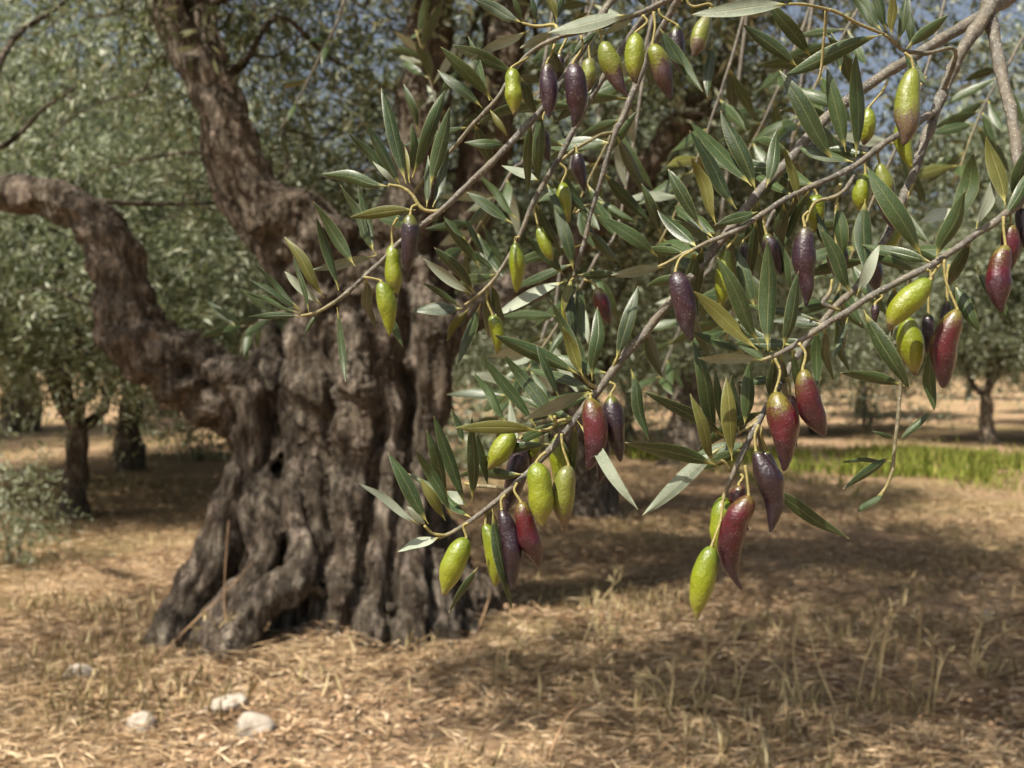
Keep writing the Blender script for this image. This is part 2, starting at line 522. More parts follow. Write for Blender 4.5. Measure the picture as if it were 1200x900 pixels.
# (group, [(px, py, radius px, depth offset)])
STR = [
    # left limb
    ('limb_a', [(300, 520, 36, -.04), (283, 478, 44, -.05), (243, 447, 50, -.05), (200, 425, 50, -.06), (163, 402, 47, -.08), (148, 372, 41, -.08), (143, 335, 32, -.07), (128, 290, 34, -.05), (104, 255, 29, -.02), (62, 234, 25, .02), (10, 227, 23, .06), (-60, 236, 22, .1), (-160, 225, 18, .2), (-260, 170, 13, .3)]),
    # the limb runs on down as the outer rope of the hollow side
    ('trunk', [(262, 440, 30, -.10), (293, 468, 28, -.12), (298, 515, 26, -.13), (286, 565, 26, -.15), (268, 610, 25, -.18), (252, 655, 26, -.21), (228, 695, 26, -.24), (208, 735, 26, -.28), (180, 785, 26, -.32)]),
    ('trunk', [(252, 655, 21, -.14), (262, 700, 21, -.14), (250, 745, 25, -.16), (232, 790, 26, -.2)]),
    # twisted S-shaped rope in the middle
    ('trunk', [(330, 455, 15, -.08), (342, 500, 17, -.12), (352, 545, 19, -.17), (345, 595, 20, -.24), (356, 640, 20, -.30), (345, 680, 21, -.36), (312, 700, 21, -.40), (286, 728, 23, -.43), (262, 775, 26, -.46)]),
    ('trunk', [(300, 520, 15, -.16), (308, 565, 14, -.2), (318, 610, 15, -.26), (308, 650, 15, -.32), (286, 690, 15, -.36), (250, 725, 15, -.38), (228, 780, 17, -.42)]),
    ('trunk', [(338, 480, 10, -.14), (322, 520, 11, -.16), (300, 560, 11, -.2), (290, 600, 11, -.24), (300, 640, 11, -.3), (296, 680, 11, -.36)]),
    ('trunk', [(372, 520, 15, -.16), (366, 575, 15, -.22), (374, 625, 15, -.26), (368, 665, 15, -.28), (350, 705, 15, -.24), (330, 760, 20, -.26)]),
    # dim core behind the hollow
    ('trunk', [(318, 790, 56, .16), (318, 700, 54, .17), (328, 620, 46, .17), (338, 540, 36, .18), (345, 470, 30, .18)]),
    # the stout right half
    ('trunk', [(420, 800, 84, .02), (428, 720, 80, .02), (432, 640, 66, .02), (436, 560, 60, .0), (440, 480, 64, .0), (440, 410, 68, .0), (440, 340, 64, 0)]),
    ('trunk', [(395, 620, 28, -.16), (385, 560, 28, -.14), (376, 500, 32, -.12), (372, 455, 40, -.12), (374, 410, 36, -.09), (384, 365, 36, -.06), (400, 320, 38, -.03)]),
    ('trunk', [(398, 790, 34, -.34), (392, 735, 32, -.30), (400, 680, 34, -.26), (406, 630, 34, -.20), (414, 560, 32, -.16), (420, 490, 34, -.15), (420, 430, 38, -.14), (424, 370, 38, -.10)]),
    ('trunk', [(352, 795, 28, -.36), (368, 745, 22, -.34), (380, 700, 20, -.3), (392, 650, 18, -.24)]),
    ('trunk', [(440, 795, 28, -.36), (432, 740, 24, -.34), (438, 690, 24, -.28), (446, 630, 26, -.2), (452, 560, 26, -.15), (456, 490, 26, -.13), (452, 420, 30, -.12)]),
    ('trunk', [(482, 800, 28, -.34), (476, 750, 24, -.33), (480, 700, 26, -.27), (474, 645, 24, -.19), (478, 580, 24, -.13), (492, 510, 26, -.09), (500, 440, 32, -.07), (494, 380, 38, -.05), (470, 320, 42, 0)]),
    ('trunk', [(530, 805, 28, -.28), (516, 750, 26, -.26), (508, 700, 28, -.19), (490, 640, 25, -.11), (484, 570, 24, -.05), (494, 500, 21, -.01)]),
    ('trunk', [(594, 800, 42, -.06), (548, 735, 46, -.03), (508, 665, 45, .02), (482, 590, 40, .05), (482, 500, 32, .06), (483, 420, 42, .06), (480, 350, 48, .04)]),
    ('trunk', [(570, 800, 20, -.2), (548, 745, 20, -.17), (532, 700, 18, -.1)]),
    # roots running out
    ('trunk', [(570, 770, 34, -.06), (632, 790, 24, -.12), (700, 806, 14, -.2), (765, 818, 7, -.26)]),
    ('trunk', [(205, 770, 30, -.26), (165, 788, 22, -.28), (120, 800, 11, -.3)]),
    ('trunk', [(270, 780, 28, -.42), (252, 806, 15, -.5), (232, 822, 8, -.58)]),
    ('trunk', [(400, 795, 28, -.34), (392, 815, 15, -.44), (372, 830, 8, -.52)]),
    ('trunk', [(480, 795, 28, -.34), (500, 815, 15, -.44), (525, 828, 8, -.5)]),
    # stub behind the notch
    ('limb_b', [(345, 540, 40, .16), (330, 470, 36, .16), (318, 420, 28, .16), (312, 392, 22, .16), (310, 378, 16, .16)]),
    # upper-left limb with its fork
    ('limb_c', [(415, 350, 56, 0), (385, 300, 52, 0), (350, 266, 44, -.02), (312, 243, 38, -.03), (288, 205, 33, -.03), (272, 160, 30, -.02), (250, 108, 28, 0), (220, 62, 25, .02), (200, 20, 24, .04), (188, -30, 22, .06), (170, -100, 19, .1), (160, -190, 15, .15)]),
    ('limb_c', [(275, 165, 24, .02), (262, 115, 23, .06), (246, 60, 22, .1), (232, 10, 21, .15), (222, -50, 18, .2), (235, -140, 14, .3)]),
    ('limb_d', [(360, 345, 30, .1), (318, 298, 20, .12), (282, 255, 17, .12), (255, 205, 15, .12), (246, 160, 15, .1), (252, 125, 14, .07)]),
    # right limb and the two uprights
    ('limb_e', [(475, 375, 52, .04), (530, 372, 33, .1), (585, 350, 29, .2), (640, 315, 26, .3), (690, 270, 22, .4), (760, 190, 19, .5), (840, 90, 16, .6), (900, -30, 13, .7)]),
    ('limb_f', [(450, 345, 56, .02), (470, 280, 40, .06), (485, 210, 34, .1), (494, 140, 32, .14), (498, 70, 30, .18), (505, 0, 28, .22), (520, -90, 24, .26), (560, -200, 18, .3)]),
    ('limb_g', [(490, 350, 44, .12), (530, 290, 34, .2), (560, 210, 32, .28), (578, 130, 32, .34), (592, 50, 30, .4), (600, -20, 28, .45), (640, -120, 22, .5), (720, -220, 16, .5)]),
]

groups = {}
segA, segB, segG, segRA, segN = [], [], [], [], []
bagT = Bag()
for k, (g, pts) in enumerate(STR):
    W = np.array([[*TP(a, b, d), r * MPX * (1 if g == 'trunk' else .88)] for a, b, r, d in pts])
    S = spline(W, 7)
    # gnarled: let the centre line wander and the girth vary
    n1 = noise3(S[:, :3] * 4.0, 40 + k)
    S[:, 3] *= 1 + 0.16 * noise3(S[:, :3] * 7.0, 70 + k)
    S[:, 0] += 0.012 * n1
    V, Q, T = tube(S[:, :3], S[:, 3], 14, 0.10, k)
    bagT.add(V, Q, T)
    gi = groups.setdefault(g, len(groups))
    segA.append(S[:-1, :3]); segB.append(S[1:, :3]); segG += [gi] * (len(S) - 1); segN.append(len(S) - 1)
    segRA.append(S[:-1, 3])
    groups[g] = gi
segA = np.concatenate(segA); segB = np.concatenate(segB); segG = np.array(segG); segR = np.concatenate(segRA)

tmp = bpy.data.objects.new("tmp_trunk", bagT.mesh("tmp_trunk", M_BARK))
COL.objects.link(tmp)
md = tmp.modifiers.new("r", 'REMESH'); md.mode = 'VOXEL'; md.voxel_size = 0.0105
dg = bpy.context.evaluated_depsgraph_get()
ev = tmp.evaluated_get(dg)
em = ev.to_mesh()
TV = np.empty(len(em.vertices) * 3, dtype=np.float32); em.vertices.foreach_get("co", TV); TV = TV.reshape(-1, 3).astype(np.float64)
TQ = np.empty(len(em.loops), dtype=np.int32); em.loops.foreach_get("vertex_index", TQ)
ls = np.empty(len(em.polygons), dtype=np.int32); em.polygons.foreach_get("loop_total", ls)
assert (ls == 4).all()
TQ = TQ.reshape(-1, 4)
ev.to_mesh_clear()
bpy.data.objects.remove(tmp)


def vnormals(V, Q):
    a, b, c, d = V[Q[:, 0]], V[Q[:, 1]], V[Q[:, 2]], V[Q[:, 3]]
    fn = np.cross(c - a, d - b)
    N = np.zeros_like(V)
    for j in range(4): np.add.at(N, Q[:, j], fn)
    return N / (np.linalg.norm(N, axis=1)[:, None] + 1e-12)


def laplace(V, Q, it, k=0.5):
    for _ in range(it):
        S = np.zeros_like(V); C = np.zeros(len(V))
        for j in range(4):
            np.add.at(S, Q[:, j], V[Q[:, (j + 1) % 4]] + V[Q[:, (j + 3) % 4]]); np.add.at(C, Q[:, j], 2)
        V = V + k * (S / C[:, None] - V)
    return V


TV = laplace(TV, TQ, 1)
# for each vertex the nearest strand: its group, girth, arc length and the offset from its axis
near_g = np.zeros(len(TV), dtype=np.int32); near_r = np.zeros(len(TV)); near_s = np.zeros(len(TV)); near_i = np.zeros(len(TV), dtype=np.int32)
near_o = np.zeros((len(TV), 3)); gap = np.zeros(len(TV))
segI = np.concatenate([np.full(n_, k) for k, n_ in enumerate(segN)])
segLen = np.linalg.norm(segB - segA, axis=1)
segS = np.concatenate([np.cumsum(segLen[segI == k]) - segLen[segI == k] for k in range(len(segN))])
first = np.concatenate([[0], np.cumsum(segN)[:-1]])
for s in range(0, len(TV), 4000):
    v = TV[s:s + 4000, None, :]
    ab = (segB - segA)[None]
    t = np.clip(((v - segA[None]) * ab).sum(-1) / ((ab * ab).sum(-1) + 1e-12), 0, 1)
    off = v - (segA[None] + t[..., None] * ab)
    dist = np.linalg.norm(off, axis=-1) - segR[None]
    w = dist.argmin(1); k = np.arange(len(w))
    per = np.minimum.reduceat(dist, first, axis=1)
    two = np.sort(per, axis=1)[:, :2]
    gap[s:s + 4000] = two[:, 1] - two[:, 0]
    near_g[s:s + 4000] = segG[w]; near_r[s:s + 4000] = segR[w]; near_i[s:s + 4000] = segI[w]
    near_s[s:s + 4000] = segS[w] + t[k, w] * segLen[w]; near_o[s:s + 4000] = off[k, w]
N = vnormals(TV, TQ)
amp = np.clip(near_r / 0.11, 0.3, 1.0)
# fluting that runs along each strand
zz = np.array([0.35, 0.2, 0.9])
Pn = near_o * 18.0 + (near_s * 2.2)[:, None] * zz + near_i[:, None] * 17.3
ridg = 1 - np.abs(fbm(Pn, 3, 101)) * 1.8
rope = noise3(near_o * 8.0 + (near_s * 1.5)[:, None] * zz + near_i[:, None] * 9.1, 140)
lump = fbm(TV * 4.2, 2, 120)
knob = np.clip(noise3(TV * 7.0 + 3, 181) - .3, 0, 1)
fine = fbm(near_o * 60.0 + (near_s * 14.0)[:, None] * zz + near_i[:, None] * 5.0, 2, 150)
pits = np.clip(noise3(TV * 8.0 + 7, 171) - 0.5, 0, 1)
crease = np.exp(-(gap / 0.02) ** 2)
TV = TV + N * (amp * (0.017 * (ridg - 0.5) + 0.013 * rope + 0.008 * lump + .03 * knob - 0.042 * crease - 0.02 * pits) + 0.004 * (1 - 2 * np.abs(fine)) * np.clip(amp, 0.35, 1))[:, None]
# the knot hole on the left limb and the long slits and hollows between the ropes
for (hx, hy, hd, rx, rz, dep, lean, rim) in ((206, 434, -.22, .034, .036, .07, 0, .012), (362, 722, -.35, .03, .06, .10, .1, 0), (476, 470, -.16, .022, .17, .11, .05, 0), (320, 500, -.1, .026, .14, .12, -.1, 0), (415, 585, -.25, .009, .12, .03, 0, 0)):
    c = TP(hx, hy, hd)
    q = TV - c
    m = (np.abs(q[:, 1]) < 0.35) & (N[:, 1] < 0.15)
    wx = q[:, 0] + lean * q[:, 2] + .018 * np.sin(q[:, 2] * 23 + hx)
    rad2 = np.sqrt((wx / rx) ** 2 + (q[:, 2] / rz) ** 2)
    TV[:, 1] += dep * np.exp(-rad2 ** 3) * m
    if rim: TV += N * (rim * np.exp(-((rad2 - 1.4) / .4) ** 2) * m)[:, None]
BASE = Vector(TP(395, 745)); BASE.z = float(ground_z(BASE.x, BASE.y))
main_tree = empty("olive_tree", BASE)
tag(main_tree, 'old gnarled olive tree with a twisted hollow trunk spreading limbs over its mound', 'tree', 'olive trees of the grove')
fg = near_g[TQ[:, 0]]
for g, gi in groups.items():
    f = TQ[fg == gi]
    if not len(f): continue
    u, inv = np.unique(f.ravel(), return_inverse=True)
    o = obj('trunk' if g == 'trunk' else 'limb', mesh_np('trunk' if g == 'trunk' else 'limb', TV[u], inv.reshape(-1, 4), M_BARK), main_tree)


# ------------------------------------------------------------------ foliage
def leaf_cloud(base, dirs, up, L, W, hexa=False, curl=1.0):
    """one little lanceolate leaf per row"""
    side = np.cross(dirs, up); side /= np.linalg.norm(side, axis=1)[:, None] + 1e-9
    nrm = np.cross(side, dirs)
    L = L[:, None]; W = W[:, None]
    tip = base + dirs * L - nrm * L * 0.10 * curl
    if not hexa:
        l = base + dirs * L * .5 + side * W * .5 + nrm * L * .04 * curl
        r = base + dirs * L * .5 - side * W * .5 + nrm * L * .04 * curl
        V = np.stack([base, l, tip, r], 1).reshape(-1, 3)
        i = np.arange(len(base))[:, None] * 4
        F = np.concatenate([i + np.array([[0, 1, 2]]), i + np.array([[0, 2, 3]])])
        return V, F
    l1 = base + dirs * L * .28 + side * W * .42 + nrm * L * .03
    r1 = base + dirs * L * .28 - side * W * .42 + nrm * L * .03
    l2 = base + dirs * L * .66 + side * W * .44 + nrm * L * .01
    r2 = base + dirs * L * .66 - side * W * .44 + nrm * L * .01
    V = np.stack([base, l1, l2, tip, r2, r1], 1).reshape(-1, 3)
    i = np.arange(len(base))[:, None] * 6
    F = np.concatenate([i + np.array([[0, 1, 5]]), i + np.array([[1, 2, 5]]), i + np.array([[2, 4, 5]]), i + np.array([[2, 3, 4]])])
    return V, F


def twigs_to_leaves(org, dr, length, nl, L0, W0, r, hexa=False):
    """leaves in pairs along twigs; org, dr (n,3)"""
    n = len(org)
    t = np.tile((np.arange(nl) // 2 * 2 + 1.0) / nl, (n, 1)) + r.normal(0, .03, (n, nl))
    droop = -0.35 * t ** 2 * length[:, None]
    pos = org[:, None, :] + dr[:, None, :] * (t * length[:, None])[..., None]
    pos[..., 2] += droop
    rnd = r.normal(0, 1, (n, nl, 3))
    rnd -= (rnd * dr[:, None, :]).sum(-1, keepdims=True) * dr[:, None, :]
    rnd /= np.linalg.norm(rnd, axis=-1, keepdims=True) + 1e-9
    d = dr[:, None, :] * 0.75 + rnd * 0.75
    d[..., 2] += 0.1
    d /= np.linalg.norm(d, axis=-1, keepdims=True)
    up = r.normal(0, 1, (n, nl, 3)); up[..., 2] += 0.55; up[..., 1] -= .35
    s = r.uniform(.65, 1.15, (n, nl))
    return leaf_cloud(pos.reshape(-1, 3), d.reshape(-1, 3), up.reshape(-1, 3), (L0 * s).ravel(), (W0 * s).ravel(), hexa)


def blob_twigs(blobs, r):
    """blobs: (cx,cy,cz, rx,ry,rz, n_clumps, twigs per clump)"""
    O, D, LN = [], [], []
    for (cx, cy, cz, rx, ry, rz, nc, tw) in blobs:
        u = r.normal(0, 1, (nc, 3)); u /= np.linalg.norm(u, axis=1)[:, None]
        rad = r.uniform(0.25, 1.0, nc) ** 0.5
        c = np.array([cx, cy, cz]) + u * rad[:, None] * np.array([rx, ry, rz])
        for k in range(nc):
            m = max(2, int(r.normal(tw, tw * .3)))
            o = c[k] + r.normal(0, 1, (m, 3)) * np.array([.17, .17, .14]) * (0.6 + 0.8 * r.random())
            d = u[k] * 0.6 + r.normal(0, .6, (m, 3)); d[:, 2] += r.normal(-.05, .35)
            d /= np.linalg.norm(d, axis=1)[:, None]
            O.append(o); D.append(d); LN.append(r.uniform(.14, .34, m))
    return np.concatenate(O), np.concatenate(D), np.concatenate(LN)


def twig_sticks(O, D, LN, w=0.0022):
    """thin three-sided sticks"""
    n = len(O)
    up = np.array([0.0, 0, 1.0])
    s = np.cross(D, up); s /= np.linalg.norm(s, axis=1)[:, None] + 1e-9
    b = np.cross(s, D)
    e = O + D * LN[:, None]; e[:, 2] -= 0.35 * LN
    st = O - D * 0.05
    V = np.stack([st + s * w, st - s * .5 * w + b * .87 * w, st - s * .5 * w - b * .87 * w, e], 1).reshape(-1, 3)
    i = np.arange(n)[:, None] * 4
    return V, np.concatenate([i + np.array([[0, 1, 3]]), i + np.array([[1, 2, 3]]), i + np.array([[2, 0, 3]])])


def branch_bag(pairs, r, seg=6):
    """wandering tapered branches start -> end"""
    out = []
    for (a, b, r0, r1) in pairs:
        a, b = np.array(a), np.array(b)
        m = 6
        t = np.linspace(0, 1, m)[:, None]
        p = a + (b - a) * t
        L = np.linalg.norm(b - a)
        p[1:-1] += r.normal(0, .05 * L, (m - 2, 3))
        p[:, 2] += 0.08 * L * np.sin(np.pi * t[:, 0])
        S = spline(np.hstack([p, (r0 + (r1 - r0) * t)]), 4)
        out.append(tube(S[:, :3], S[:, 3], seg))
    return out


# crown of the old tree: over the trunk, out to the left high up, and hanging on the right
r1 = np.random.default_rng(5)
MAIN_BLOBS = [
    (-0.9, 3.9, 2.75, 0.8, 0.7, 0.6, 34, 16),
    (0.0, 3.6, 2.95, 0.9, 0.8, 0.6, 46, 18),
    (0.75, 3.4, 2.7, 0.8, 0.9, 0.55, 46, 18),
    (1.3, 4.3, 2.25, 0.8, 0.8, 0.8, 46, 18),
    (0.1, 2.75, 2.8, 0.8, 0.5, 0.35, 28, 16),
    (0.75, 4.7, 1.9, 0.7, 0.6, 0.7, 40, 18),
    (-1.9, 4.4, 2.45, 0.9, 0.7, 0.55, 17, 12),
    (-1.25, 4.4, 2.5, 0.5, 0.5, 0.45, 13, 12),
    (-0.55, 4.4, 2.2, 0.6, 0.5, 0.55, 22, 14),
    (-0.2, 4.3, 1.95, 0.45, 0.4, 0.5, 20, 14),
    (-1.7, 5.0, 2.7, 0.9, 0.6, 0.55, 16, 13),
    (-1.2, 5.0, 2.0, 0.6, 0.4, 0.5, 24, 15),
    (0.3, 4.6, 1.55, 0.4, 0.4, 0.35, 10, 12),
    # unseen clumps overhead, towards the light, added to dapple the trunk and ground
    (-1.6, 2.85, 2.95, 0.55, 0.4, 0.3, 11, 12),
    (-2.5, 2.45, 2.85, 0.5, 0.45, 0.3, 27, 15),
    (-1.45, 2.1, 2.85, 0.5, 0.35, 0.3, 5, 8),
    (-1.0, 1.65, 2.8, 0.5, 0.4, 0.3, 26, 16),
    (-2.75, 1.75, 2.75, 0.5, 0.35, 0.3, 12, 12),
    (-0.3, 1.95, 2.85, 0.55, 0.45, 0.3, 36, 17),
    (0.5, 2.1, 2.85, 0.6, 0.5, 0.3, 40, 17),
    (1.3, 2.4, 2.85, 0.6, 0.5, 0.35, 38, 17),
    (-0.5, 1.35, 2.75, 0.5, 0.3, 0.25, 24, 15),
    (0.3, 1.4, 2.8, 0.5, 0.3, 0.25, 28, 15),
    (1.1, 1.6, 2.8, 0.5, 0.3, 0.25, 28, 15),
]
O, D, LN = blob_twigs(MAIN_BLOBS, r1)
V, F = twigs_to_leaves(O, D, LN, 14, 0.054, 0.0125, r1, True)
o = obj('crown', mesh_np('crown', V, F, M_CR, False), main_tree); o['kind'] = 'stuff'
V, F = twig_sticks(O, D, LN)
o = obj('crown_twigs', mesh_np('crown_twigs', V, F, M_BARKF), main_tree); o['kind'] = 'stuff'
prs = []
ends = [((TP(200, 20, .04)), 3), ((TP(232, 10, .15)), 3), ((TP(505, 0, .22)), 4), ((TP(600, -20, .45)), 4), ((TP(900, -30, .7)), 5), ((TP(760, 190, .5)), 4), ((TP(-60, 236, .1)), 3), ((TP(640, -120, .5)), 4)]
cl = [np.array(b[:3]) for b in MAIN_BLOBS]
for e, m in ends:
    near = sorted(range(len(cl)), key=lambda i: np.linalg.norm(cl[i] - e))
    for k in range(m):
        c = cl[near[k % 3]] + r1.normal(0, .3, 3)
        prs.append((e, c, 0.016, 0.005))
for (a, b) in (((330, 240), (160, 262)), ((240, 70), (60, 160)), ((180, 0), (40, 40)), ((262, 190), (90, 215)), ((148, 372), (20, 345)), ((245, 100), (420, 30)), ((300, 225), (420, 120)), ((575, 140), (720, 60)), ((690, 270), (900, 250)), ((760, 190), (980, 60))):
    prs.append((TP(*a, .05), TP(*b, r1.uniform(.1, .7)), 0.0075, 0.002))
for (V, Q, T) in branch_bag(prs, r1):
    bg = Bag(); bg.add(V, Q, T)
    obj('branch', bg.mesh('branch', M_BARKF), main_tree)


# a grove tree: flared, slightly twisted trunk, three limbs, crown
def grove_proto(seed, h_fork, r_base, blobs, lean=0.0, mat=None, twig_n=12):
    r = np.random.default_rng(seed)
    root = empty("olive_tree", (0, 0, 0))
    b = Bag()
    p = [(0, 0, -0.08, r_base * 1.9), (lean * .1, 0, 0.06, r_base * 1.35), (lean * .35, .02, h_fork * .4, r_base * 1.0), (lean * .7, -.02, h_fork * .75, r_base * .95), (lean, 0, h_fork, r_base * .9)]
    S = spline(p, 6)
    V, Q, T = tube(S[:, :3], S[:, 3], 18, 0.12, seed)
    n = noise3(V * np.array([7, 7, 2.2]), seed)
    axis_pt = np.stack([np.interp(V[:, 2], S[:, 2], S[:, 0]), np.interp(V[:, 2], S[:, 2], S[:, 1]), V[:, 2]], -1)
    V = axis_pt + (V - axis_pt) * (1 + 0.38 * n)[:, None]
    b.add(V, Q, T)
    obj('trunk', b.mesh('trunk', M_BARK), root)
    pr = []
    for bl in blobs:
        pr.append(((lean, 0, h_fork - .04), (bl[0] * .8, bl[1] * .8, bl[2]), r_base * .55, r_base * .14))
        for _ in range(2):
            c = np.array(bl[:3]) + r.normal(0, .4, 3) * np.array(bl[3:6])
            pr.append((np.array((lean, 0, h_fork)) * .5 + np.array(bl[:3]) * .5, c, r_base * .25, r_base * .08))
    for (V, Q, T) in branch_bag(pr, r, 7):
        bb = Bag(); bb.add(V, Q, T)
        obj('limb', bb.mesh('limb', M_BARKF), root)
    O, D, LN = blob_twigs(blobs, r)
    V, F = twigs_to_leaves(O, D, LN, twig_n, 0.068, 0.0145, r)
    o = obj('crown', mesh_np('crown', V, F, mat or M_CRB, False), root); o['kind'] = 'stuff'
    return root


def copy_tree(o, parent=None):
    c = o.copy(); COL.objects.link(c)
    if parent is not None: c.parent = parent
    for ch in [x for x in o.children]: copy_tree(ch, c)
    return c


blA = [(-.1, 0, 1.9, 1.3, 1.2, .9, 120, 21), (-.95, -.2, 1.35, .8, .9, .55, 54, 18), (1.0, .1, 1.35, .8, .9, .5, 54, 18), (.1, -.6, 1.3, .8, .5, .4, 34, 15), (0, .3, 2.8, 1.0, .9, .6, 30, 14)]
blB = [(0, 0, 2.5, 1.5, 1.3, .9, 120, 19), (-1.0, .1, 1.6, .8, .9, .6, 54, 18), (1.1, 0, 1.6, .9, .9, .6, 54, 18), (0, -.6, 1.5, .9, .5, .4, 34, 16), (.1, 0, 3.4, 1.0, .9, .6, 28, 14)]
tA = grove_proto(31, .62, .075, blA, .03)
tB = grove_proto(47, .95, .17, blB, -.12)
GR = 'olive trees of the grove'


def plant(proto, px, py_base, scale, rz, label, used=set()):
    d = CAM_H * FPX / (py_base - 435.0)
    x = (px - 600) / FPX * d
    o = proto if proto.name not in used else copy_tree(proto)
    used.add(proto.name)
    o.location = (x, d, float(ground_z(x, d)) - .02)
    o.rotation_euler = (0, 0, rz)
    o.scale = (scale,) * 3
    tag(o, label, 'tree', GR)
    return o


plant(tA, 85, 608, 1.0, 0.4, 'slender young olive tree with low grey green crown left of the old trunk')
plant(tB, 690, 602, .98, 0.2, 'olive tree with stout dark trunk standing behind the hanging olives')
plant(tA, 152, 552, 1.45, 2.2, 'leaning dark trunked olive tree just behind the slender young one')
plant(tA, -60, 575, 1.35, 1.9, 'pale leaved olive tree cut by the photo edge beyond the horizontal limb')
plant(tB, 800, 545, 1.05, 4.0, 'olive tree with slanting trunk half hidden by the lowest leaf sprays')
plant(tA, 1260, 520, 1.7, 3.0, 'broad low olive tree at the far edge beyond the green grass')
plant(tA, 1158, 522, 1.1, 2.2, 'thin trunked olive tree standing just beyond the green grass under the red olives')
plant(tA, 958, 507, 1.1, 3.9, 'low crowned olive tree beyond the grass, between the red olives and the hanging twig')
plant(tA, 1262, 500, 1.2, 5.9, 'olive tree at the far photo edge behind the thin trunked one')
plant(tA, 592, 530, 1.0, 4.7, 'low olive tree filling the gap between the old trunk and the stout dark one')
plant(tA, 735, 514, 1.05, .9, 'olive tree with low skirts behind the stout dark trunk')
plant(tA, 868, 511, 1.05, 5.3, 'olive tree with low crown beyond the slanting trunk')
FAR = 'distant olive tree blurred among the rows of the grove'
for (px, pb, s, rz, pr) in ((330, 520, 1.25, .7, 0), (520, 500, 1.3, 2.9, 0), (1010, 489, 1.3, 1.1, 0), (1135, 468, 1.3, 5.1, 0), (1250, 484, 1.3, 0.3, 0), (905, 474, 1.3, 3.3, 0), (20, 505, 1.5, 4.4, 1), (-190, 520, 1.5, 5.2, 1), (190, 488, 1.5, 1.5, 1), (400, 474, 1.5, 2.0, 0), (640, 480, 1.4, .2, 0), (775, 474, 1.35, 5.8, 0), (1060, 462, 1.3, 2.4, 0), (1330, 468, 1.4, 1.2, 0),
                           (-60, 470, 1.6, 3.7, 0), (310, 463, 1.5, 5.0, 0), (560, 462, 1.5, 3.9, 0), (850, 461, 1.4, 1.9, 0), (1205, 459, 1.4, .9, 0), (700, 458, 1.5, 4.6, 0), (110, 462, 1.6, 2.7, 0), (980, 456, 1.5, .5, 0), (1110, 454, 1.5, 1.5, 0), (1290, 455, 1.5, 2.5, 0), (900, 452, 1.6, 3.5, 0), (770, 453, 1.6, 4.5, 0), (1190, 450, 1.7, 5.5, 0), (1040, 449, 1.8, .1, 0)):
    plant(tB if pr else tA, px, pb, s, rz, FAR)

# leafy bush at the left edge
bush = empty("olive_bush", (0, 0, 0))
rb = np.random.default_rng(77)
O, D, LN = blob_twigs([(0, 0, .24, .26, .25, .2, 12, 13), (-.2, .1, .5, .3, .3, .3, 12, 12)], rb)
V, F = twigs_to_leaves(O, D, LN, 12, .05, .012, rb)
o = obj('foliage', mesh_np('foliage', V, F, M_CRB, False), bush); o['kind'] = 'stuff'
for k in range(7):
    a = rb.uniform(0, 6.28)
    S = spline([(0.05 * math.cos(a), .05 * math.sin(a), -.03, .006), (.12 * math.cos(a), .12 * math.sin(a), .2, .004), (.25 * math.cos(a), .25 * math.sin(a), .42, .002)], 5)
    bb = Bag(); bb.add(*tube(S[:, :3], S[:, 3], 5)); obj('stem', bb.mesh('stem', M_BARKF), bush)
d = CAM_H * FPX / (668 - 435); bx = (14 - 600) / FPX * d
bush.location = (bx, d, float(ground_z(bx, d)))
bush.scale = (.55, .55, .7)
tag(bush, 'small leafy olive bush sprouting from dry ground at the edge below the slender tree', 'bush')


for (px, py, s, rz, lab) in ((588, 556, 2.0, 1.0, 'grey green olive bush between the old trunk and the low leaf sprays'), (655, 520, 2.2, 2.5, 'blurred olive bush behind the stout dark trunk'), (775, 530, 1.5, 4.1, 'olive bush low on the ground left of the slanting trunk'),
                            (225, 540, 1.5, 5.2, 'olive bush beyond the leaning dark trunk beneath the horizontal limb'), (1010, 500, 2.2, 3.2, 'olive bush past the far edge of the green grass')):
    d = CAM_H * FPX / (py - 435); c = copy_tree(bush)
    c.location = ((px - 600) / FPX * d, d, float(ground_z((px - 600) / FPX * d, d))); c.rotation_euler = (0, 0, rz); c.scale = (s, s, s * .8)
    tag(c, lab, 'bush', 'olive bushes of the grove')


# ------------------------------------------------------------------ ground litter
def litter(n, dmin, dmax, L, W, seed, lift, tilt, mat, name, label, curl=.3):
    r = np.random.default_rng(seed)
    d = dmin * (dmax / dmin) ** r.random(n)
    x = r.uniform(-1, 1, n) * (0.56 * d + .35)
    # drifts: thin it out where the noise is low
    q = np.stack([x * .9, d * 1.5, np.zeros(n)], -1)
    keep = r.random(n) < np.clip(.42 + 1.3 * fbm(q, 3, seed), .10, 1)
    dd = np.sqrt(((x + .62) / .52) ** 2 + ((d - 3.66) / .26) ** 2)
    keep &= dd > 1
    x, d = x[keep], d[keep]; n = len(x)
    a = r.normal(0.25, .95, n)
    dirs = np.stack([np.cos(a), np.sin(a), r.normal(0, tilt, n)], -1); dirs /= np.linalg.norm(dirs, axis=1)[:, None]
    up = np.stack([r.normal(0, .35, n), r.normal(0, .35, n), np.ones(n)], -1)
    base = np.stack([x, d, ground_z(x, d) + lift * r.random(n) ** 2 + .003], -1)
    V, F = leaf_cloud(base, dirs, up, r.uniform(*L, n) * r.uniform(.6, 1, n), r.uniform(*W, n), False, curl)
    o = obj(name, mesh_np(name, V, F, mat, False))
    return tag(o, label, kind='stuff')


litter(170000, 2.05, 9.5, (.04, .16), (.002, .0045), 3, .03, .13, M_STRAW, 'straw_litter', 'pale straw strewn over the ground')
litter(90000, 2.05, 8.0, (.02, .05), (.006, .012), 4, .02, .25, M_DRYLEAF, 'leaf_litter', 'fallen brown olive leaves lying among the straw')


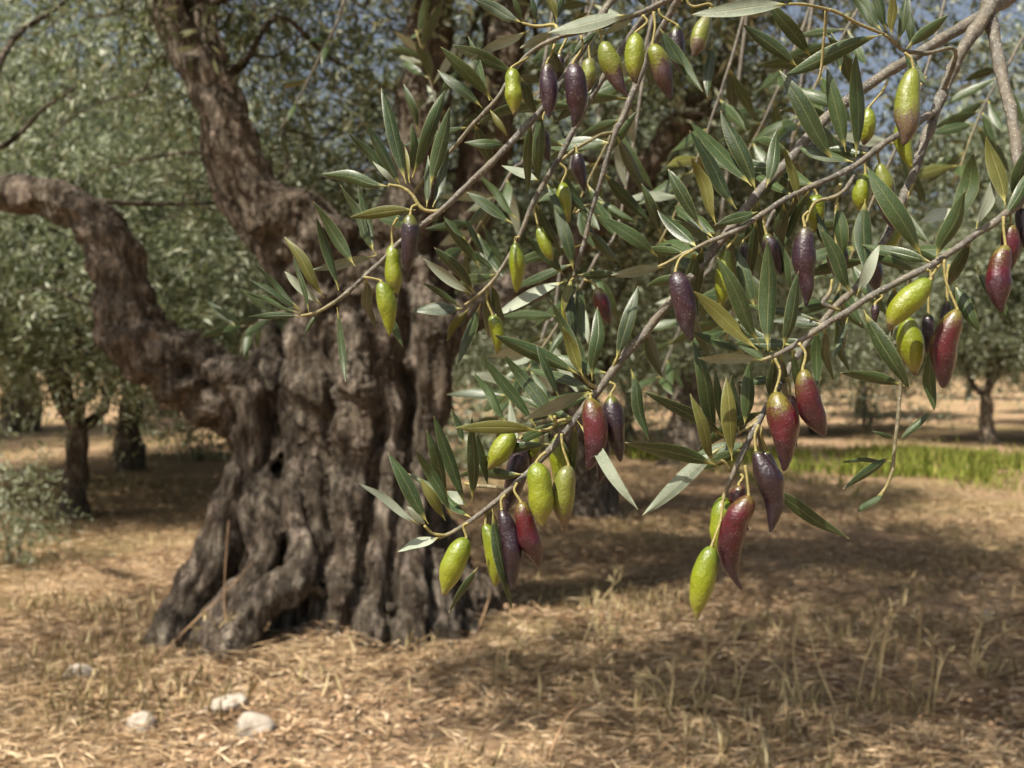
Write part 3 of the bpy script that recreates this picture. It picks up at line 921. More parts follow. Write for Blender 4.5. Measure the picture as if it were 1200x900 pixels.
def blades(n, fx, seed, h, mat, name, label, lean=.3, w=.003):
    r = np.random.default_rng(seed)
    x, y = fx(r, n)
    n = len(x)
    a = r.uniform(0, 6.28, n)
    dirs = np.stack([np.cos(a) * lean, np.sin(a) * lean, np.ones(n)], -1) + r.normal(0, .15, (n, 3)); dirs /= np.linalg.norm(dirs, axis=1)[:, None]
    up = r.normal(0, 1, (n, 3)); up[:, 1] -= 1.0
    V, F = leaf_cloud(np.stack([x, y, ground_z(x, y) - .005], -1), dirs, up, r.uniform(*h, n), np.full(n, w))
    return tag(obj(name, mesh_np(name, V, F, mat, False)), label, kind='stuff')


def f_dry(r, n):
    d = 2.1 * (8 / 2.1) ** r.random(n); x = r.uniform(-1, 1, n) * (.56 * d + .3)
    k = (r.random(n) < np.clip(1.7 * fbm(np.stack([x * 1.1, d * 1.2, np.zeros(n)], -1), 2, 61) - .05, .015, 1))
    dd = np.sqrt(((x + .62) / .6) ** 2 + ((d - 3.62) / .3) ** 2)
    k &= dd > 1
    return x[k], d[k]


def f_green(r, n):
    d = r.normal(9.8, .75, n); x = r.uniform(1.6, 7.0, n) - (d - 9.7) * .3
    k = r.random(n) < np.clip(.12 + 2.6 * fbm(np.stack([x * .8, d * 1.3, np.zeros(n)], -1), 3, 88) - .25 * (x < 3.4), 0.02, 1)
    return x[k], d[k]


def f_olivegrass(r, n):
    d = r.uniform(7, 17, n); x = r.uniform(-1, 1, n) * .6 * d
    k = r.random(n) < np.clip(2.0 * fbm(np.stack([x * .5, d * .7, np.zeros(n)], -1), 2, 93) - .25, 0, 1)
    return x[k], d[k]


blades(26000, f_dry, 8, (.02, .10), M_STALK, 'dry_grass', 'short dry grass standing in wisps')
blades(42000, f_green, 9, (.06, .20), M_GRASS, 'green_grass', 'patch of green grass in the sun', .35, .008)
blades(30000, f_olivegrass, 12, (.03, .12), M_STALK, 'yellow_grass', 'yellowing grass between the trees', .5, .008)


# tall dry stalk tufts, each a thing of its own
def tuft(px, py, tops, label, seed, spread=.035):
    r = np.random.default_rng(seed)
    d = CAM_H * FPX / (py - 435.0)
    x = (px - 600) / FPX * d
    z = float(ground_z(x, d))
    root = empty("dry_grass_tuft", (x, d, z))
    tag(root, label, 'dry grass', 'tall dry grass tufts in the shade')
    for (tx, ty) in tops:
        dz = r.normal(0, .06)
        e = np.array(P(tx, ty, d + dz)) - np.array((x, d, z))
        b = np.array([r.normal(0, spread), r.normal(0, spread), -.01])
        m = (b + e) * .5 + np.array([r.normal(0, .012), 0, .03])
        S = spline([(*b, .0026), (*m, .0022), (*e, .0014)], 6)
        g = Bag(); g.add(*tube(S[:, :3], S[:, 3], 5))
        # seed head bracts
        for q in range(7):
            t = S[-1 - q // 2 if q < 8 else -4, :3]
            dr = (e - m) / np.linalg.norm(e - m) + r.normal(0, .5, 3); dr /= np.linalg.norm(dr)
            V, F = leaf_cloud(t[None], dr[None], np.array([[.3, -1., .2]]), np.array([.035]), np.array([.005]))
            g.add(V, None, F)
        obj('stalk', g.mesh('stalk', M_STALK), root, (0, 0, 0))
    g = Bag()
    for q in range(16):
        a = r.uniform(0, 6.28); dr = np.array([math.cos(a) * .55, math.sin(a) * .55, 1.0]); dr /= np.linalg.norm(dr)
        V, F = leaf_cloud(np.array([[r.normal(0, spread), r.normal(0, spread), -.01]]), dr[None], np.array([[.3, -1., .2]]), np.array([r.uniform(.05, .14)]), np.array([.004]))
        g.add(V, None, F)
    o = obj('blades', g.mesh('blades', M_STALK), root, (0, 0, 0)); o['kind'] = 'stuff'


tuft(1020, 838, [(1057, 700), (1045, 712), (1030, 742)], 'tallest dry grass tuft with two long stalks arching over the shade', 1)
tuft(948, 842, [(944, 705), (948, 735), (925, 800)], 'upright single stalk tuft of dry grass beside the tallest arching tuft', 2)
tuft(838, 842, [(880, 722), (860, 735), (826, 738), (895, 750)], 'spreading dry grass tuft below the lowest hanging olives', 3)
tuft(1082, 838, [(1078, 712), (1092, 745), (1110, 765)], 'thin dry grass tuft next to a small white stone', 4)
tuft(1160, 800, [(1152, 690), (1158, 720), (1190, 735)], 'dry grass tuft near the shaded edge of the frame', 5)
tuft(905, 838, [(900, 770), (915, 760)], 'short two stalk dry grass tuft between taller ones', 6)
tuft(712, 772, [(722, 668), (728, 675), (700, 700)], 'pale dry grass tuft between the old trunk and the lowest olive cluster', 7)
tuft(600, 822, [(590, 745), (610, 752)], 'dry grass tuft on the mound just under the right root', 8)
tuft(775, 850, [(788, 780), (760, 790), (752, 795)], 'low dry grass tuft in front of the long right root', 9)
tuft(255, 790, [(268, 725), (240, 720), (232, 735)], 'thin dry tuft against the foot of the hollow trunk', 10)
tuft(72, 850, [(75, 775), (55, 790), (110, 790)], 'sparse dry tuft by the half buried grey stone', 11)


def dry_stick(pts, r, label):
    # pts: px, py, height above ground (m); depth is taken from the foot's row
    w = []
    for (px, py, d) in pts: w.append((*P(px, py, d), r * .62))
    S = spline(w, 6); S[:, 3] *= np.linspace(1, .6, len(S))
    g = Bag(); g.add(*tube(S[:, :3], S[:, 3], 6, .15))
    o = obj("dry_stick", g.mesh("dry_stick", M_DRYLEAF)); recentre(o, S[0, :3])
    tag(o, label, 'stick', 'dry sticks on the ground')


dry_stick([(532, 812, 2.98), (545, 775, 3.02), (562, 735, 3.05), (575, 695, 3.1)], .008, 'dry stick leaning upright against the foot of the old trunk')
dry_stick([(640, 905, 2.4), (652, 865, 2.42), (672, 832, 2.5), (700, 824, 2.6)], .006, 'bent dry stick rising from the straw under the grass tuft')
dry_stick([(736, 912, 2.36), (770, 880, 2.42), (812, 842, 2.52)], .005, 'straight dry stick slanting up at the bottom of the litter')
dry_stick([(180, 776, 3.05), (226, 730, 3.1), (268, 690, 3.15), (300, 655, 3.2)], .0045, 'thin dry shoot crossing the hollow foot of the trunk')
dry_stick([(266, 745, 3.12), (263, 690, 3.12), (268, 610, 3.15)], .005, 'upright dry shoot standing before the dark trunk hollow')


def stone(px, py, wpx, hpx, seed, label, sink=.3):
    d = CAM_H * FPX / (py + hpx * .35 - 435.0)
    x = (px - 600) / FPX * d
    m = d / FPX
    import bmesh
    bm = bmesh.new(); bmesh.ops.create_icosphere(bm, subdivisions=4, radius=1.0)
    V = np.array([v.co[:] for v in bm.verts]); F = np.array([[v.index for v in f.verts] for f in bm.faces]); bm.free()
    n = fbm(V * 0.9 + seed * 9.1, 2, seed) * .2 + 0.05 * fbm(V * 5, 2, seed + 3)
    V = V * (1 + n)[:, None]
    V = np.sign(V) * np.abs(V) ** .88
    V = V + .12 * np.round(V * 2.2) / 2.2 * np.abs(noise3(V * 1.1 + seed, 4))[:, None]
    V = V * np.array([wpx * m * .54, wpx * m * .40, hpx * m * .52])
    o = obj("stone", mesh_np("stone", V, F, M_STONE), None, (x, d, float(ground_z(x, d)) + hpx * m * .52 * (1 - 2 * sink)))
    o.rotation_euler = (0.1 * math.sin(seed), .25 * math.sin(seed * 2.1), .6 * math.sin(seed * 3.3))
    tag(o, label, 'stone', 'pale stones lying in front of the tree')


stone(299, 860, 46, 36, 1, 'largest white stone lying in the leaf litter below the trunk', .33)
stone(262, 843, 44, 22, 2, 'flat pale stone just above and beside the largest white one', .36)
stone(166, 856, 36, 30, 3, 'half buried tan stone with its shaded side to the litter', .42)
stone(93, 798, 34, 28, 4, 'grey stone in the shade near the thin tuft', .38)
stone(1161, 717, 13, 9, 5, 'tiny white stone in the tree shade', .2)


# ------------------------------------------------------------------ foreground branches
def young(r):      # metres -> 0 old .. 1 young
    return float(np.clip((0.00125 - r) / 0.0006, 0, 1))


def stem_mesh(bag, pts, depth_fn=None, nodes=True, yb=0.0):
    """pts rows: px, py, r_px, d"""
    W = np.array([[*P(a, b, d), r * d / FPX] for a, b, r, d in pts])
    S = spline(W, 5)
    n = len(S)
    S[:, :3] += 0.0006 * np.stack([noise3(S[:, :3] * 60, 3), noise3(S[:, :3] * 60, 4), noise3(S[:, :3] * 60, 5)], -1)
    rad = S[:, 3].copy()
    if nodes: rad *= 1 + .16 * (np.arange(n) % 7 == 3) + .06 * noise3(S[:, :3] * 150, 8)
    V, Q, T = tube(S[:, :3], rad, 9, .05, n)
    a = np.concatenate([np.repeat([max(young(x), yb) for x in S[:, 3]], 9), [young(S[0, 3]), young(S[-1, 3])]])
    bag.V.append(V); bag.Q.append(Q + bag.n); bag.T.append(T + bag.n); bag.A.append(a); bag.n += len(V)
    return S


def stem(root, name, pts, yb=0.0):
    b = Bag(); S = stem_mesh(b, pts, yb=yb)
    o = obj(name, b.mesh(name, M_TWIG, True, "young"), root)
    return S


CAMV = Vector((0, 0, CAM_H))


def leaf_mesh(B, T, w, under=False, roll=0.0, bend=0.06, curl=.22, twist=0.0, rows=11, yellow=False, pet=.085):
    """closed two-sided leaf blade from petiole foot B to tip T; origin at B"""
    B, T = np.array(B, dtype=np.float64), np.array(T, dtype=np.float64)
    L = np.linalg.norm(T - B); a = (T - B) / L
    v = np.array(CAMV) - (B + T) / 2; v /= np.linalg.norm(v)
    s = np.cross(a, v); s /= np.linalg.norm(s)
    nrm = np.cross(s, a)
    th = 0.00022
    cols = np.array([-1, -.62, -.06, .06, .62, 1.0])
    V, UV = [[], []], [[], []]
    t = np.linspace(0, 1, rows); t = t ** 0.9
    t[1] = pet * .6; t[2] = max(t[2], pet * 1.5)
    wdt = w * .5 / max(.45, math.cos(roll))
    wav = math.sin(L * 9173.0 + w * 51797.0)
    for ti in t:
        q = max(0.0, (ti - pet) / (1 - pet))
        h = wdt * max(0.055 if ti < pet * 1.2 else 0.0, (math.sin(math.pi * min(1, q) ** 0.86)) ** 0.82) if q < 1 else wdt * .012
        h = max(h, wdt * .012)
        ang = roll + twist * (ti - .5)
        ss = s * math.cos(ang) + nrm * math.sin(ang)
        nn = np.cross(ss, a)
        if under: nn = -nn
        c = a * L * ti + nrm * (bend * L * math.sin(math.pi * ti ** 1.2) + wav * L * .012 * math.sin(9 * ti + 5 * wav)) + s * (wav * L * .022 * math.sin(math.pi * 2 * ti * (1 - .3 * wav)))
        for k, sg in ((0, 1), (1, -1)):
            for cj in cols:
                edge = 1 if abs(cj) == 1 else 0
                z = -curl * h * cj * cj + .10 * h * min(1.0, abs(cj) * 1.6)
                tt = 0 if edge else th * (1 + 1.5 * (abs(cj) < .1) * (sg < 0))
                V[k].append(c + ss * h * cj + nn * (z + sg * tt)); UV[k].append((cj * .5 + .5, ti))
    m = len(cols)
    Q = []
    for k in (0, 1):
        o_ = k * rows * m
        for i in range(rows - 1):
            for j in range(m - 1):
                q = [o_ + i * m + j, o_ + i * m + j + 1, o_ + (i + 1) * m + j + 1, o_ + (i + 1) * m + j]
                Q.append(q if (k == 0) == (not under) else q[::-1])
    half = (rows - 1) * (m - 1)
    Vv = np.array(V[0] + V[1]); uv = np.array(UV[0] + UV[1])
    return mesh_np("leaf", Vv, np.array(Q), [M_LY if yellow else M_LU, M_LL], True, uv, [0] * half + [1] * half)


rl = random.Random(99)


def leaf(root, bx, by, tx, ty, w, kind, d, dt=None, roll=None):
    """kind d upper side seen, g upper side catching light, p pale underside seen, y yellowing"""
    Lp = math.hypot(tx - bx, ty - by)
    if dt is None: dt = rl.uniform(-.35, .25) * Lp * d / FPX
    B, T = P(bx, by, d), P(tx, ty, d + dt)
    if roll is None: roll = rl.uniform(-.75, .75)
    if kind == 'g': roll = -.25 + rl.uniform(-.3, .3)
    me = leaf_mesh(B, T, w * d / FPX * 1.07, kind == 'p', roll, rl.uniform(-.11, .13), rl.uniform(.05, .5), rl.uniform(-.9, .9), 13, kind == 'y')
    o = obj("leaf", me, root, B - Vector(root.location))
    return o


def branch(label, at):
    o = empty("olive_branch", at)
    return tag(o, label, 'branch', 'fruiting olive branches hanging in front')


# --- the heavy forked branch on the right
bA = branch('thick forked olive branch entering at the upper corner, laden with red olives', P(1158, -60, .64))
D0 = .55
stem(bA, 'stem', [(1158, -90, 9, .66), (1161, -30, 9, .65), (1160, 5, 9, .64), (1150, 24, 8, .635), (1128, 58, 7, .63), (1115, 85, 6.6, .63), (1105, 108, 6.2, .625), (1094, 137, 6, .62), (1084, 163, 5.8, .615), (1075, 190, 5.6, .61), (1065, 217, 5.4, .605), (1056, 238, 5.2, .60), (1046, 261, 5, .595), (1030, 292, 4.4, .59), (1006, 333, 4, .58), (980, 358, 3.9, .575), (955, 388, 3.9, .57), (935, 416, 3.8, .565), (920, 441, 3.7, .56), (905, 466, 3.7, .555), (890, 492, 3.6, .55), (875, 521, 3.4, .545), (863, 548, 3.2, .54), (853, 570, 2.6, .54), (847, 588, 1.9, .54)])
stem(bA, 'arm', [(1158, 12, 8, .64), (1166, 45, 7, .635), (1172, 80, 6.8, .625), (1180, 112, 6.6, .615), (1187, 146, 6.4, .605), (1192, 180, 6.2, .595), (1197, 212, 6, .585), (1206, 250, 5.8, .57), (1222, 320, 5.4, .56), (1240, 420, 4.5, .55)])
SB = stem(bA, 'side_branch', [(1222, 222, 5, .565), (1205, 229, 4.8, .56), (1190, 241, 4.5, .555), (1174, 254, 4.3, .55), (1150, 271, 4.1, .545), (1130, 285, 4, .54), (1105, 302, 4, .535), (1088, 313, 4, .53), (1060, 326, 4, .53), (1038, 338, 3.9, .53), (1010, 354, 3.8, .53), (988, 368, 3.8, .53), (962, 384, 3.7, .53), (940, 398, 3.4, .53), (920, 411, 3.0, .53), (902, 419, 2.5, .53), (892, 422, 2, .53)])
stem(bA, 'side_branch', [(1098, 128, 4.4, .622), (1078, 142, 4, .60), (1055, 157, 3.8, .585), (1034, 169, 3.7, .575), (1012, 187, 3.6, .57), (985, 203, 3.5, .565), (960, 215, 3.4, .56), (935, 226, 3.3, .555), (912, 238, 3.3, .55), (893, 251, 3.2, .545), (872, 265, 3.1, .54), (850, 276, 2.9, .54), (830, 284, 2.6, .54), (808, 294, 2.4, .54), (785, 306, 2, .54), (770, 313, 1.7, .54)])
stem(bA, 'side_shoot', [(1000, 205, 2.6, .568), (990, 222, 2.5, .565), (975, 232, 2.3, .56), (957, 236, 2, .56), (950, 245, 1.7, .557), (945, 262, 1.4, .555)])
stem(bA, 'side_shoot', [(985, 364, 1.5, .53), (965, 355, 3, .53), (972, 342, 2.2, .53), (975, 327, 1.2, .53)])
stem(bA, 'side_shoot', [(1066, 324, 2.4, .535), (1063, 380, 2.4, .56), (1057, 440, 2.3, .57), (1053, 480, 2.3, .57), (1050, 515, 2.2, .57), (1045, 552, 2, .57), (1035, 577, 1.7, .57), (1012, 597, 1.2, .57)], .0)
stem(bA, 'side_shoot', [(1103, 112, 3.2, .627), (1120, 60, 2.2, .60), (1085, 62, 2.4, .59), (1060, 60, 2.3, .585), (1048, 50, 2.2, .58), (1036, 40, 1.8, .575)])
stem(bA, 'side_shoot', [(1036, 40, 1.8, .575), (1010, 30, 2, .57), (980, 14, 1.9, .565), (950, 6, 1.8, .56), (925, 5, 1.4, .555)], .6)
stem(bA, 'side_shoot', [(968, 12, 1.8, .565), (966, 45, 1.7, .57), (962, 78, 1.6, .575), (958, 98, 1.2, .575)], .6)
stem(bA, 'side_shoot', [(1085, 90, 1.8, .61), (1075, 105, 1.6, .60), (1060, 120, 1.4, .595)], .3)
stem(bA, 'side_shoot', [(855, 552, 2, .54), (848, 541, 1.9, .538), (838, 545, 1.5, .535)], .8)
stem(bA, 'side_shoot', [(893, 490, 2.4, .55), (880, 499, 2.1, .548), (866, 508, 1.8, .545)], .6)
# leaves of it: foot, tip, width, kind, depth
LA = [
    # end of the side branch
    (888, 410, 813, 341, 17, 'y', .53), (890, 404, 841, 300, 18, 'd', .532), (900, 411, 900, 281, 20, 'g', .525), (917, 409, 938, 318, 14, 'g', .525),
    (885, 362, 862, 290, 15, 'd', .56), (872, 414, 812, 388, 10, 'd', .54), (930, 348, 908, 272, 9, 'd', .56), (893, 422, 818, 418, 12, 'p', .525),
    # along the upper side branch
    (823, 270, 783, 198, 14, 'd', .54), (840, 264, 812, 183, 14, 'y', .54), (863, 245, 809, 152, 15, 'd', .545), (881, 218, 808, 142, 15, 'd', .55),
    (886, 224, 846, 129, 18, 'd', .55), (898, 220, 912, 152, 14, 'g', .555), (936, 238, 920, 172, 10, 'y', .555), (888, 248, 837, 264, 12, 'g', .54),
    (771, 301, 701, 250, 15, 'g', .55), (779, 313, 716, 322, 12, 'p', .54), (775, 275, 752, 215, 11, 'd', .59),
    # the tangle below it
    (998, 345, 964, 268, 16, 'g', .56), (982, 238, 988, 302, 15, 'd', .565), (1014, 233, 1012, 318, 19, 'd', .565), (1004, 346, 1031, 287, 13, 'p', .55),
    (1081, 302, 1017, 194, 21, 'g', .53), (975, 304, 958, 248, 9, 'd', .58), (965, 290, 955, 225, 10, 'd', .59),
    # upper right
    (1034, 40, 919, 87, 18, 'g', .57), (979, 192, 914, 82, 20, 'g', .575), (936, 80, 871, 27, 15, 'd', .59), (951, 68, 899, -2, 16, 'd', .59),
    (926, 5, 810, 17, 16, 'p', .56), (991, 178, 969, 79, 17, 'd', .58), (1003, 184, 1005, 62, 16, 'd', .575), (1034, 36, 996, -12, 15, 'd', .575),
    (1040, 36, 1022, -18, 11, 'd', .58), (1045, 42, 1046, -14, 10, 'y', .575), (1052, 50, 1066, -14, 11, 'd', .58), (1062, 57, 1112, 18, 13, 'g', .575),
    (985, 84, 975, 38, 9, 'd', .6), (968, 40, 1000, 72, 9, 'd', .6), (1058, 60, 1085, 100, 11, 'd', .61), (1068, 58, 1062, 0, 10, 'd', .6),
    # right
    (1121, 268, 1143, 179, 21, 'd', .54), (1097, 303, 1133, 224, 18, 'g', .53), (1178, 240, 1157, 160, 17, 'y', .55), (1144, 268, 1166, 208, 13, 'p', .56), (1126, 246, 1079, 259, 14, 'p', .57),
    (1186, 236, 1205, 170, 14, 'd', .56), (1175, 256, 1212, 196, 12, 'g', .55),
    (1143, 313, 1188, 382, 11, 'd', .56), (1118, 331, 1147, 390, 15, 'd', .555), (1012, 363, 1065, 457, 18, 'g', .53), (1060, 452, 985, 436, 13, 'd', .57),
    (1088, 398, 1093, 482, 14, 'd', .57), (1093, 480, 1056, 514, 8, 'd', .57), (957, 383, 957, 454, 13, 'd', .56), (994, 372, 977, 420, 7, 'g', .54),
    (1044, 534, 988, 573, 10, 'd', .57), (1036, 577, 1004, 600, 8, 'g', .57), (1048, 514, 1022, 505, 5, 'd', .58), (1046, 540, 985, 540, 5, 'd', .59),
    # bottom cluster
    (842, 546, 733, 517, 17, 'd', .535), (848, 522, 752, 603, 17, 'p', .545), (852, 514, 755, 456, 14, 'd', .545), (837, 545, 810, 461, 13, 'y', .53),
    (840, 512, 813, 398, 17, 'g', .55), (858, 540, 851, 442, 17, 'y', .535), (846, 502, 838, 432, 10, 'd', .56), (872, 499, 880, 424, 15, 'd', .55), (866, 508, 858, 440, 12, 'd', .56),
    (896, 570, 994, 632, 15, 'g', .55),
]
for q in LA: leaf(bA, *q)

# --- the long diagonal branch
bC = branch('long straight olive branch slanting down across the middle to the low green olives', P(1260, -60, .66))
stem(bC, 'stem', [(1320, -100, 8, .70), (1250, -50, 7.5, .69), (1180, 0, 7, .67), (1120, 36, 6.6, .65), (1078, 62, 6.3, .635), (1040, 85, 6.2, .62), (1000, 113, 6.1, .61), (962, 145, 6, .60), (926, 186, 5.8, .585), (905, 208, 5.6, .58), (880, 236, 5.5, .572), (860, 262, 5.4, .565), (830, 300, 5.3, .56), (806, 330, 5.2, .555), (780, 360, 5.1, .55), (758, 387, 5, .55), (735, 415, 5, .55), (715, 440, 4.9, .55), (700, 458, 4.8, .55), (683, 480, 4.6, .55), (664, 504, 4.3, .55), (640, 532, 4, .55), (615, 557, 3.7, .55), (590, 580, 3.4, .55), (570, 596, 3.1, .55), (549, 612, 2.7, .55), (530, 624, 2.3, .55), (514, 631, 1.8, .55)])
stem(bC, 'side_shoot', [(700, 455, 2.6, .55), (690, 450, 2.4, .548), (682, 441, 1.8, .545)], .7)
stem(bC, 'side_shoot', [(720, 432, 2.2, .55), (722, 424, 2, .548), (728, 416, 1.5, .546)], .8)
stem(bC, 'side_shoot', [(672, 492, 2.4, .55), (655, 493, 2.3, .548), (645, 502, 2.2, .545), (632, 505, 1.9, .54)], .8)
stem(bC, 'side_shoot', [(652, 497, 2, .546), (650, 487, 1.7, .543)], .9)
stem(bC, 'side_shoot', [(597, 575, 2.3, .55), (578, 570, 2.3, .552), (560, 569, 2.1, .555), (545, 566, 1.6, .56)], .3)
stem(bC, 'side_shoot', [(522, 628, 1.8, .55), (508, 625, 1.7, .548), (498, 616, 1.4, .545)], .8)
LC = [
    (492, 615, 420, 565, 9, 'p', .545), (502, 614, 455, 531, 16, 'd', .545), (530, 606, 489, 526, 12, 'd', .55), (525, 582, 501, 504, 14, 'd', .555), (546, 594, 508, 487, 14, 'd', .56),
    (553, 588, 555, 487, 13, 'g', .55), (572, 572, 560, 508, 9, 'd', .56), (522, 610, 493, 560, 12, 'y', .56), (500, 616, 477, 593, 9, 'p', .56), (548, 592, 524, 575, 11, 'p', .565),
    (545, 520, 530, 479, 7, 'd', .57), (516, 629, 466, 646, 11, 'p', .548), (577, 596, 598, 714, 13, 'd', .54), (560, 664, 526, 718, 8, 'd', .56),
    (680, 440, 580, 391, 17, 'g', .545), (683, 440, 660, 383, 14, 'y', .54), (682, 442, 647, 351, 12, 'd', .55), (656, 468, 629, 404, 9, 'd', .54), (694, 446, 702, 360, 15, 'g', .545), (721, 424, 748, 335, 15, 'g', .545),
    (650, 497, 592, 414, 15, 'd', .54), (628, 500, 566, 417, 13, 'g', .545), (596, 498, 557, 436, 10, 'd', .56), (690, 459, 614, 490, 14, 'p', .545), (632, 505, 534, 499, 15, 'y', .535),
    (676, 493, 747, 598, 13, 'p', .535), (739, 432, 758, 515, 13, 'd', .55), (652, 495, 620, 440, 9, 'd', .56), (665, 380, 640, 420, 8, 'd', .58),
]
for q in LC: leaf(bC, *q)

# --- the upper sprays in the centre
bE = branch('slender olive branch of four sprays hanging from the top centre over the old trunk', P(850, -60, .62))
stem(bE, 'stem', [(900, -110, 6, .66), (850, -60, 5.4, .63), (815, -20, 4.8, .61), (790, -4, 4, .60), (765, 9, 3.2, .59), (742, 18, 2.8, .585), (715, 28, 2.6, .58), (680, 38, 2.5, .575), (655, 44, 2.5, .57), (636, 52, 2.5, .57), (618, 65, 2.5, .57), (603, 83, 2.5, .57), (589, 106, 2.5, .57), (574, 124, 2.5, .57), (553, 147, 2.4, .575), (530, 175, 2.4, .58), (508, 198, 2.3, .58), (495, 212, 2.2, .58), (484, 228, 1.8, .58)])
stem(bE, 'side_branch', [(838, -50, 4.8, .63), (780, -30, 4.5, .63), (735, -16, 4.3, .62), (713, 6, 4.2, .61), (697, 33, 4.1, .60), (678, 65, 4, .59), (657, 97, 4, .585), (635, 128, 4, .58), (600, 166, 3.9, .575), (575, 191, 3.8, .57), (549, 216, 3.6, .57), (525, 240, 3.4, .57), (500, 259, 3.2, .57), (470, 283, 3, .57), (450, 303, 2.8, .57), (430, 322, 2.7, .57), (410, 340, 2.5, .57), (395, 352, 2.3, .57), (380, 361, 2.1, .57), (367, 367, 1.9, .57), (353, 370, 1.5, .57)])
stem(bE, 'side_branch', [(772, 5, 4, .61), (757, 18, 3.7, .615), (745, 33, 3.6, .62), (727, 60, 3.6, .62), (710, 86, 3.6, .62), (695, 111, 3.6, .62), (680, 137, 3.5, .62), (666, 165, 3.4, .62), (654, 188, 3.3, .62), (640, 211, 3.2, .62), (626, 236, 3, .62), (615, 262, 2.8, .62), (604, 287, 2.5, .62), (590, 311, 2.3, .62), (577, 330, 2.1, .62), (563, 344, 1.9, .62), (545, 357, 1.6, .62)])
stem(bE, 'side_branch', [(822, -30, 4.6, .63), (795, 0, 4.3, .65), (775, 35, 4.1, .66), (758, 68, 4, .67), (746, 98, 3.9, .67), (734, 128, 3.7, .67), (722, 154, 3.5, .67), (714, 178, 3.3, .67), (706, 205, 3.1, .67), (698, 232, 3, .67), (690, 258, 2.9, .67), (684, 285, 2.7, .67), (677, 308, 2.4, .67), (672, 324, 1.9, .67)])
stem(bE, 'side_shoot', [(719, 156, 2.2, .67), (704, 159, 2, .665), (685, 168, 1.9, .66), (668, 179, 1.7, .655), (652, 192, 1.4, .65)], .4)
stem(bE, 'side_shoot', [(693, 240, 2, .67), (684, 242, 1.8, .67), (675, 250, 1.4, .67)], .4)
stem(bE, 'side_shoot', [(522, 246, 2.4, .57), (505, 247, 2.3, .57), (493, 243, 2.2, .57), (482, 228, 2.1, .57), (470, 219, 1.8, .57), (455, 216, 1.5, .57)], .8)
stem(bE, 'side_shoot', [(655, 40, 1.9, .57), (650, 29, 2, .575), (630, 31, 2, .58), (612, 27, 1.6, .58)], .9)
stem(bE, 'side_shoot', [(810, -16, 2.2, .60), (805, 0, 1.9, .60), (812, 8, 1.6, .60), (830, 5, 1.5, .60), (835, 8, 1.4, .60)], .7)
LE = [
    (354, 371, 291, 370, 8, 'g', .57), (352, 367, 288, 341, 6, 'd', .57), (353, 364, 293, 326, 6, 'd', .572), (351, 362, 298, 309, 6, 'd', .575), (378, 358, 334, 318, 11, 'p', .575), (380, 349, 335, 277, 13, 'y', .57),
    (362, 366, 345, 300, 6, 'd', .565), (397, 340, 371, 254, 10, 'd', .57), (416, 312, 367, 236, 14, 'd', .565), (441, 299, 364, 317, 11, 'p', .58), (395, 360, 405, 448, 8, 'g', .565), (373, 367, 356, 391, 5, 'd', .57),
    (441, 298, 401, 216, 10, 'd', .585), (438, 296, 420, 214, 9, 'd', .585), (452, 362, 472, 406, 9, 'g', .585),
    (456, 218, 378, 202, 14, 'g', .565), (487, 246, 410, 253, 13, 'y', .565), (470, 219, 429, 144, 12, 'd', .57), (476, 215, 447, 103, 14, 'd', .57), (480, 214, 458, 147, 11, 'y', .572), (490, 155, 474, 98, 9, 'd', .6),
    (483, 208, 522, 106, 15, 'g', .568), (504, 220, 527, 126, 16, 'g', .565), (485, 205, 484, 144, 9, 'd', .58), (500, 243, 502, 182, 8, 'd', .568), (507, 243, 527, 174, 10, 'd', .57), (466, 217, 409, 155, 10, 'd', .58), (470, 222, 437, 189, 7, 'p', .58),
    (578, 118, 517, 54, 14, 'd', .57), (565, 126, 513, 81, 12, 'g', .572), (574, 118, 549, 42, 8, 'd', .575), (620, 35, 551, 68, 11, 'p', .572), (613, 27, 552, -3, 13, 'g', .57), (652, 37, 609, 56, 10, 'p', .575), (574, 128, 594, 160, 7, 'y', .57),
    (613, 27, 600, -8, 6, 'd', .58), (627, 28, 624, -6, 6, 'd', .58), (653, 26, 640, -14, 9, 'y', .58), (662, 34, 690, 14, 6, 'y', .58), (648, 30, 662, -10, 8, 'd', .585),
    (737, 17, 641, 39, 16, 'p', .57), (748, 14, 703, 42, 10, 'p', .585), (773, 33, 801, 78, 12, 'd', .585), (774, 34, 823, 108, 12, 'g', .59), (834, 50, 828, 114, 11, 'd', .61), (800, 2, 770, -30, 10, 'd', .60), (760, 10, 735, -22, 10, 'd', .6), (700, 34, 668, 66, 7, 'd', .59),
    (594, 171, 544, 166, 10, 'g', .58), (601, 262, 547, 225, 12, 'g', .63), (607, 258, 563, 205, 9, 'd', .63), (632, 212, 588, 194, 10, 'p', .63), (546, 281, 520, 254, 6, 'd', .62),
    (563, 314, 521, 258, 11, 'd', .625), (556, 344, 510, 289, 13, 'd', .62), (553, 345, 496, 303, 12, 'p', .62), (541, 359, 495, 331, 7, 'd', .62), (542, 361, 483, 364, 14, 'g', .615), (549, 361, 523, 399, 10, 'y', .62), (563, 356, 536, 427, 12, 'd', .62),
    (569, 303, 545, 255, 7, 'd', .63), (582, 319, 545, 289, 7, 'd', .63), (664, 329, 578, 369, 13, 'p', .66),
    (661, 323, 618, 276, 13, 'd', .66), (672, 318, 651, 236, 14, 'd', .66), (677, 322, 722, 321, 10, 'd', .66), (670, 328, 672, 402, 12, 'd', .66), (668, 328, 659, 367, 10, 'y', .66), (676, 330, 683, 402, 13, 'd', .665),
    (690, 262, 662, 205, 9, 'd', .67), (640, 214, 664, 262, 9, 'd', .63), (700, 235, 745, 262, 10, 'd', .68), (712, 180, 748, 130, 9, 'g', .69),
]
for q in LE: leaf(bE, *q)


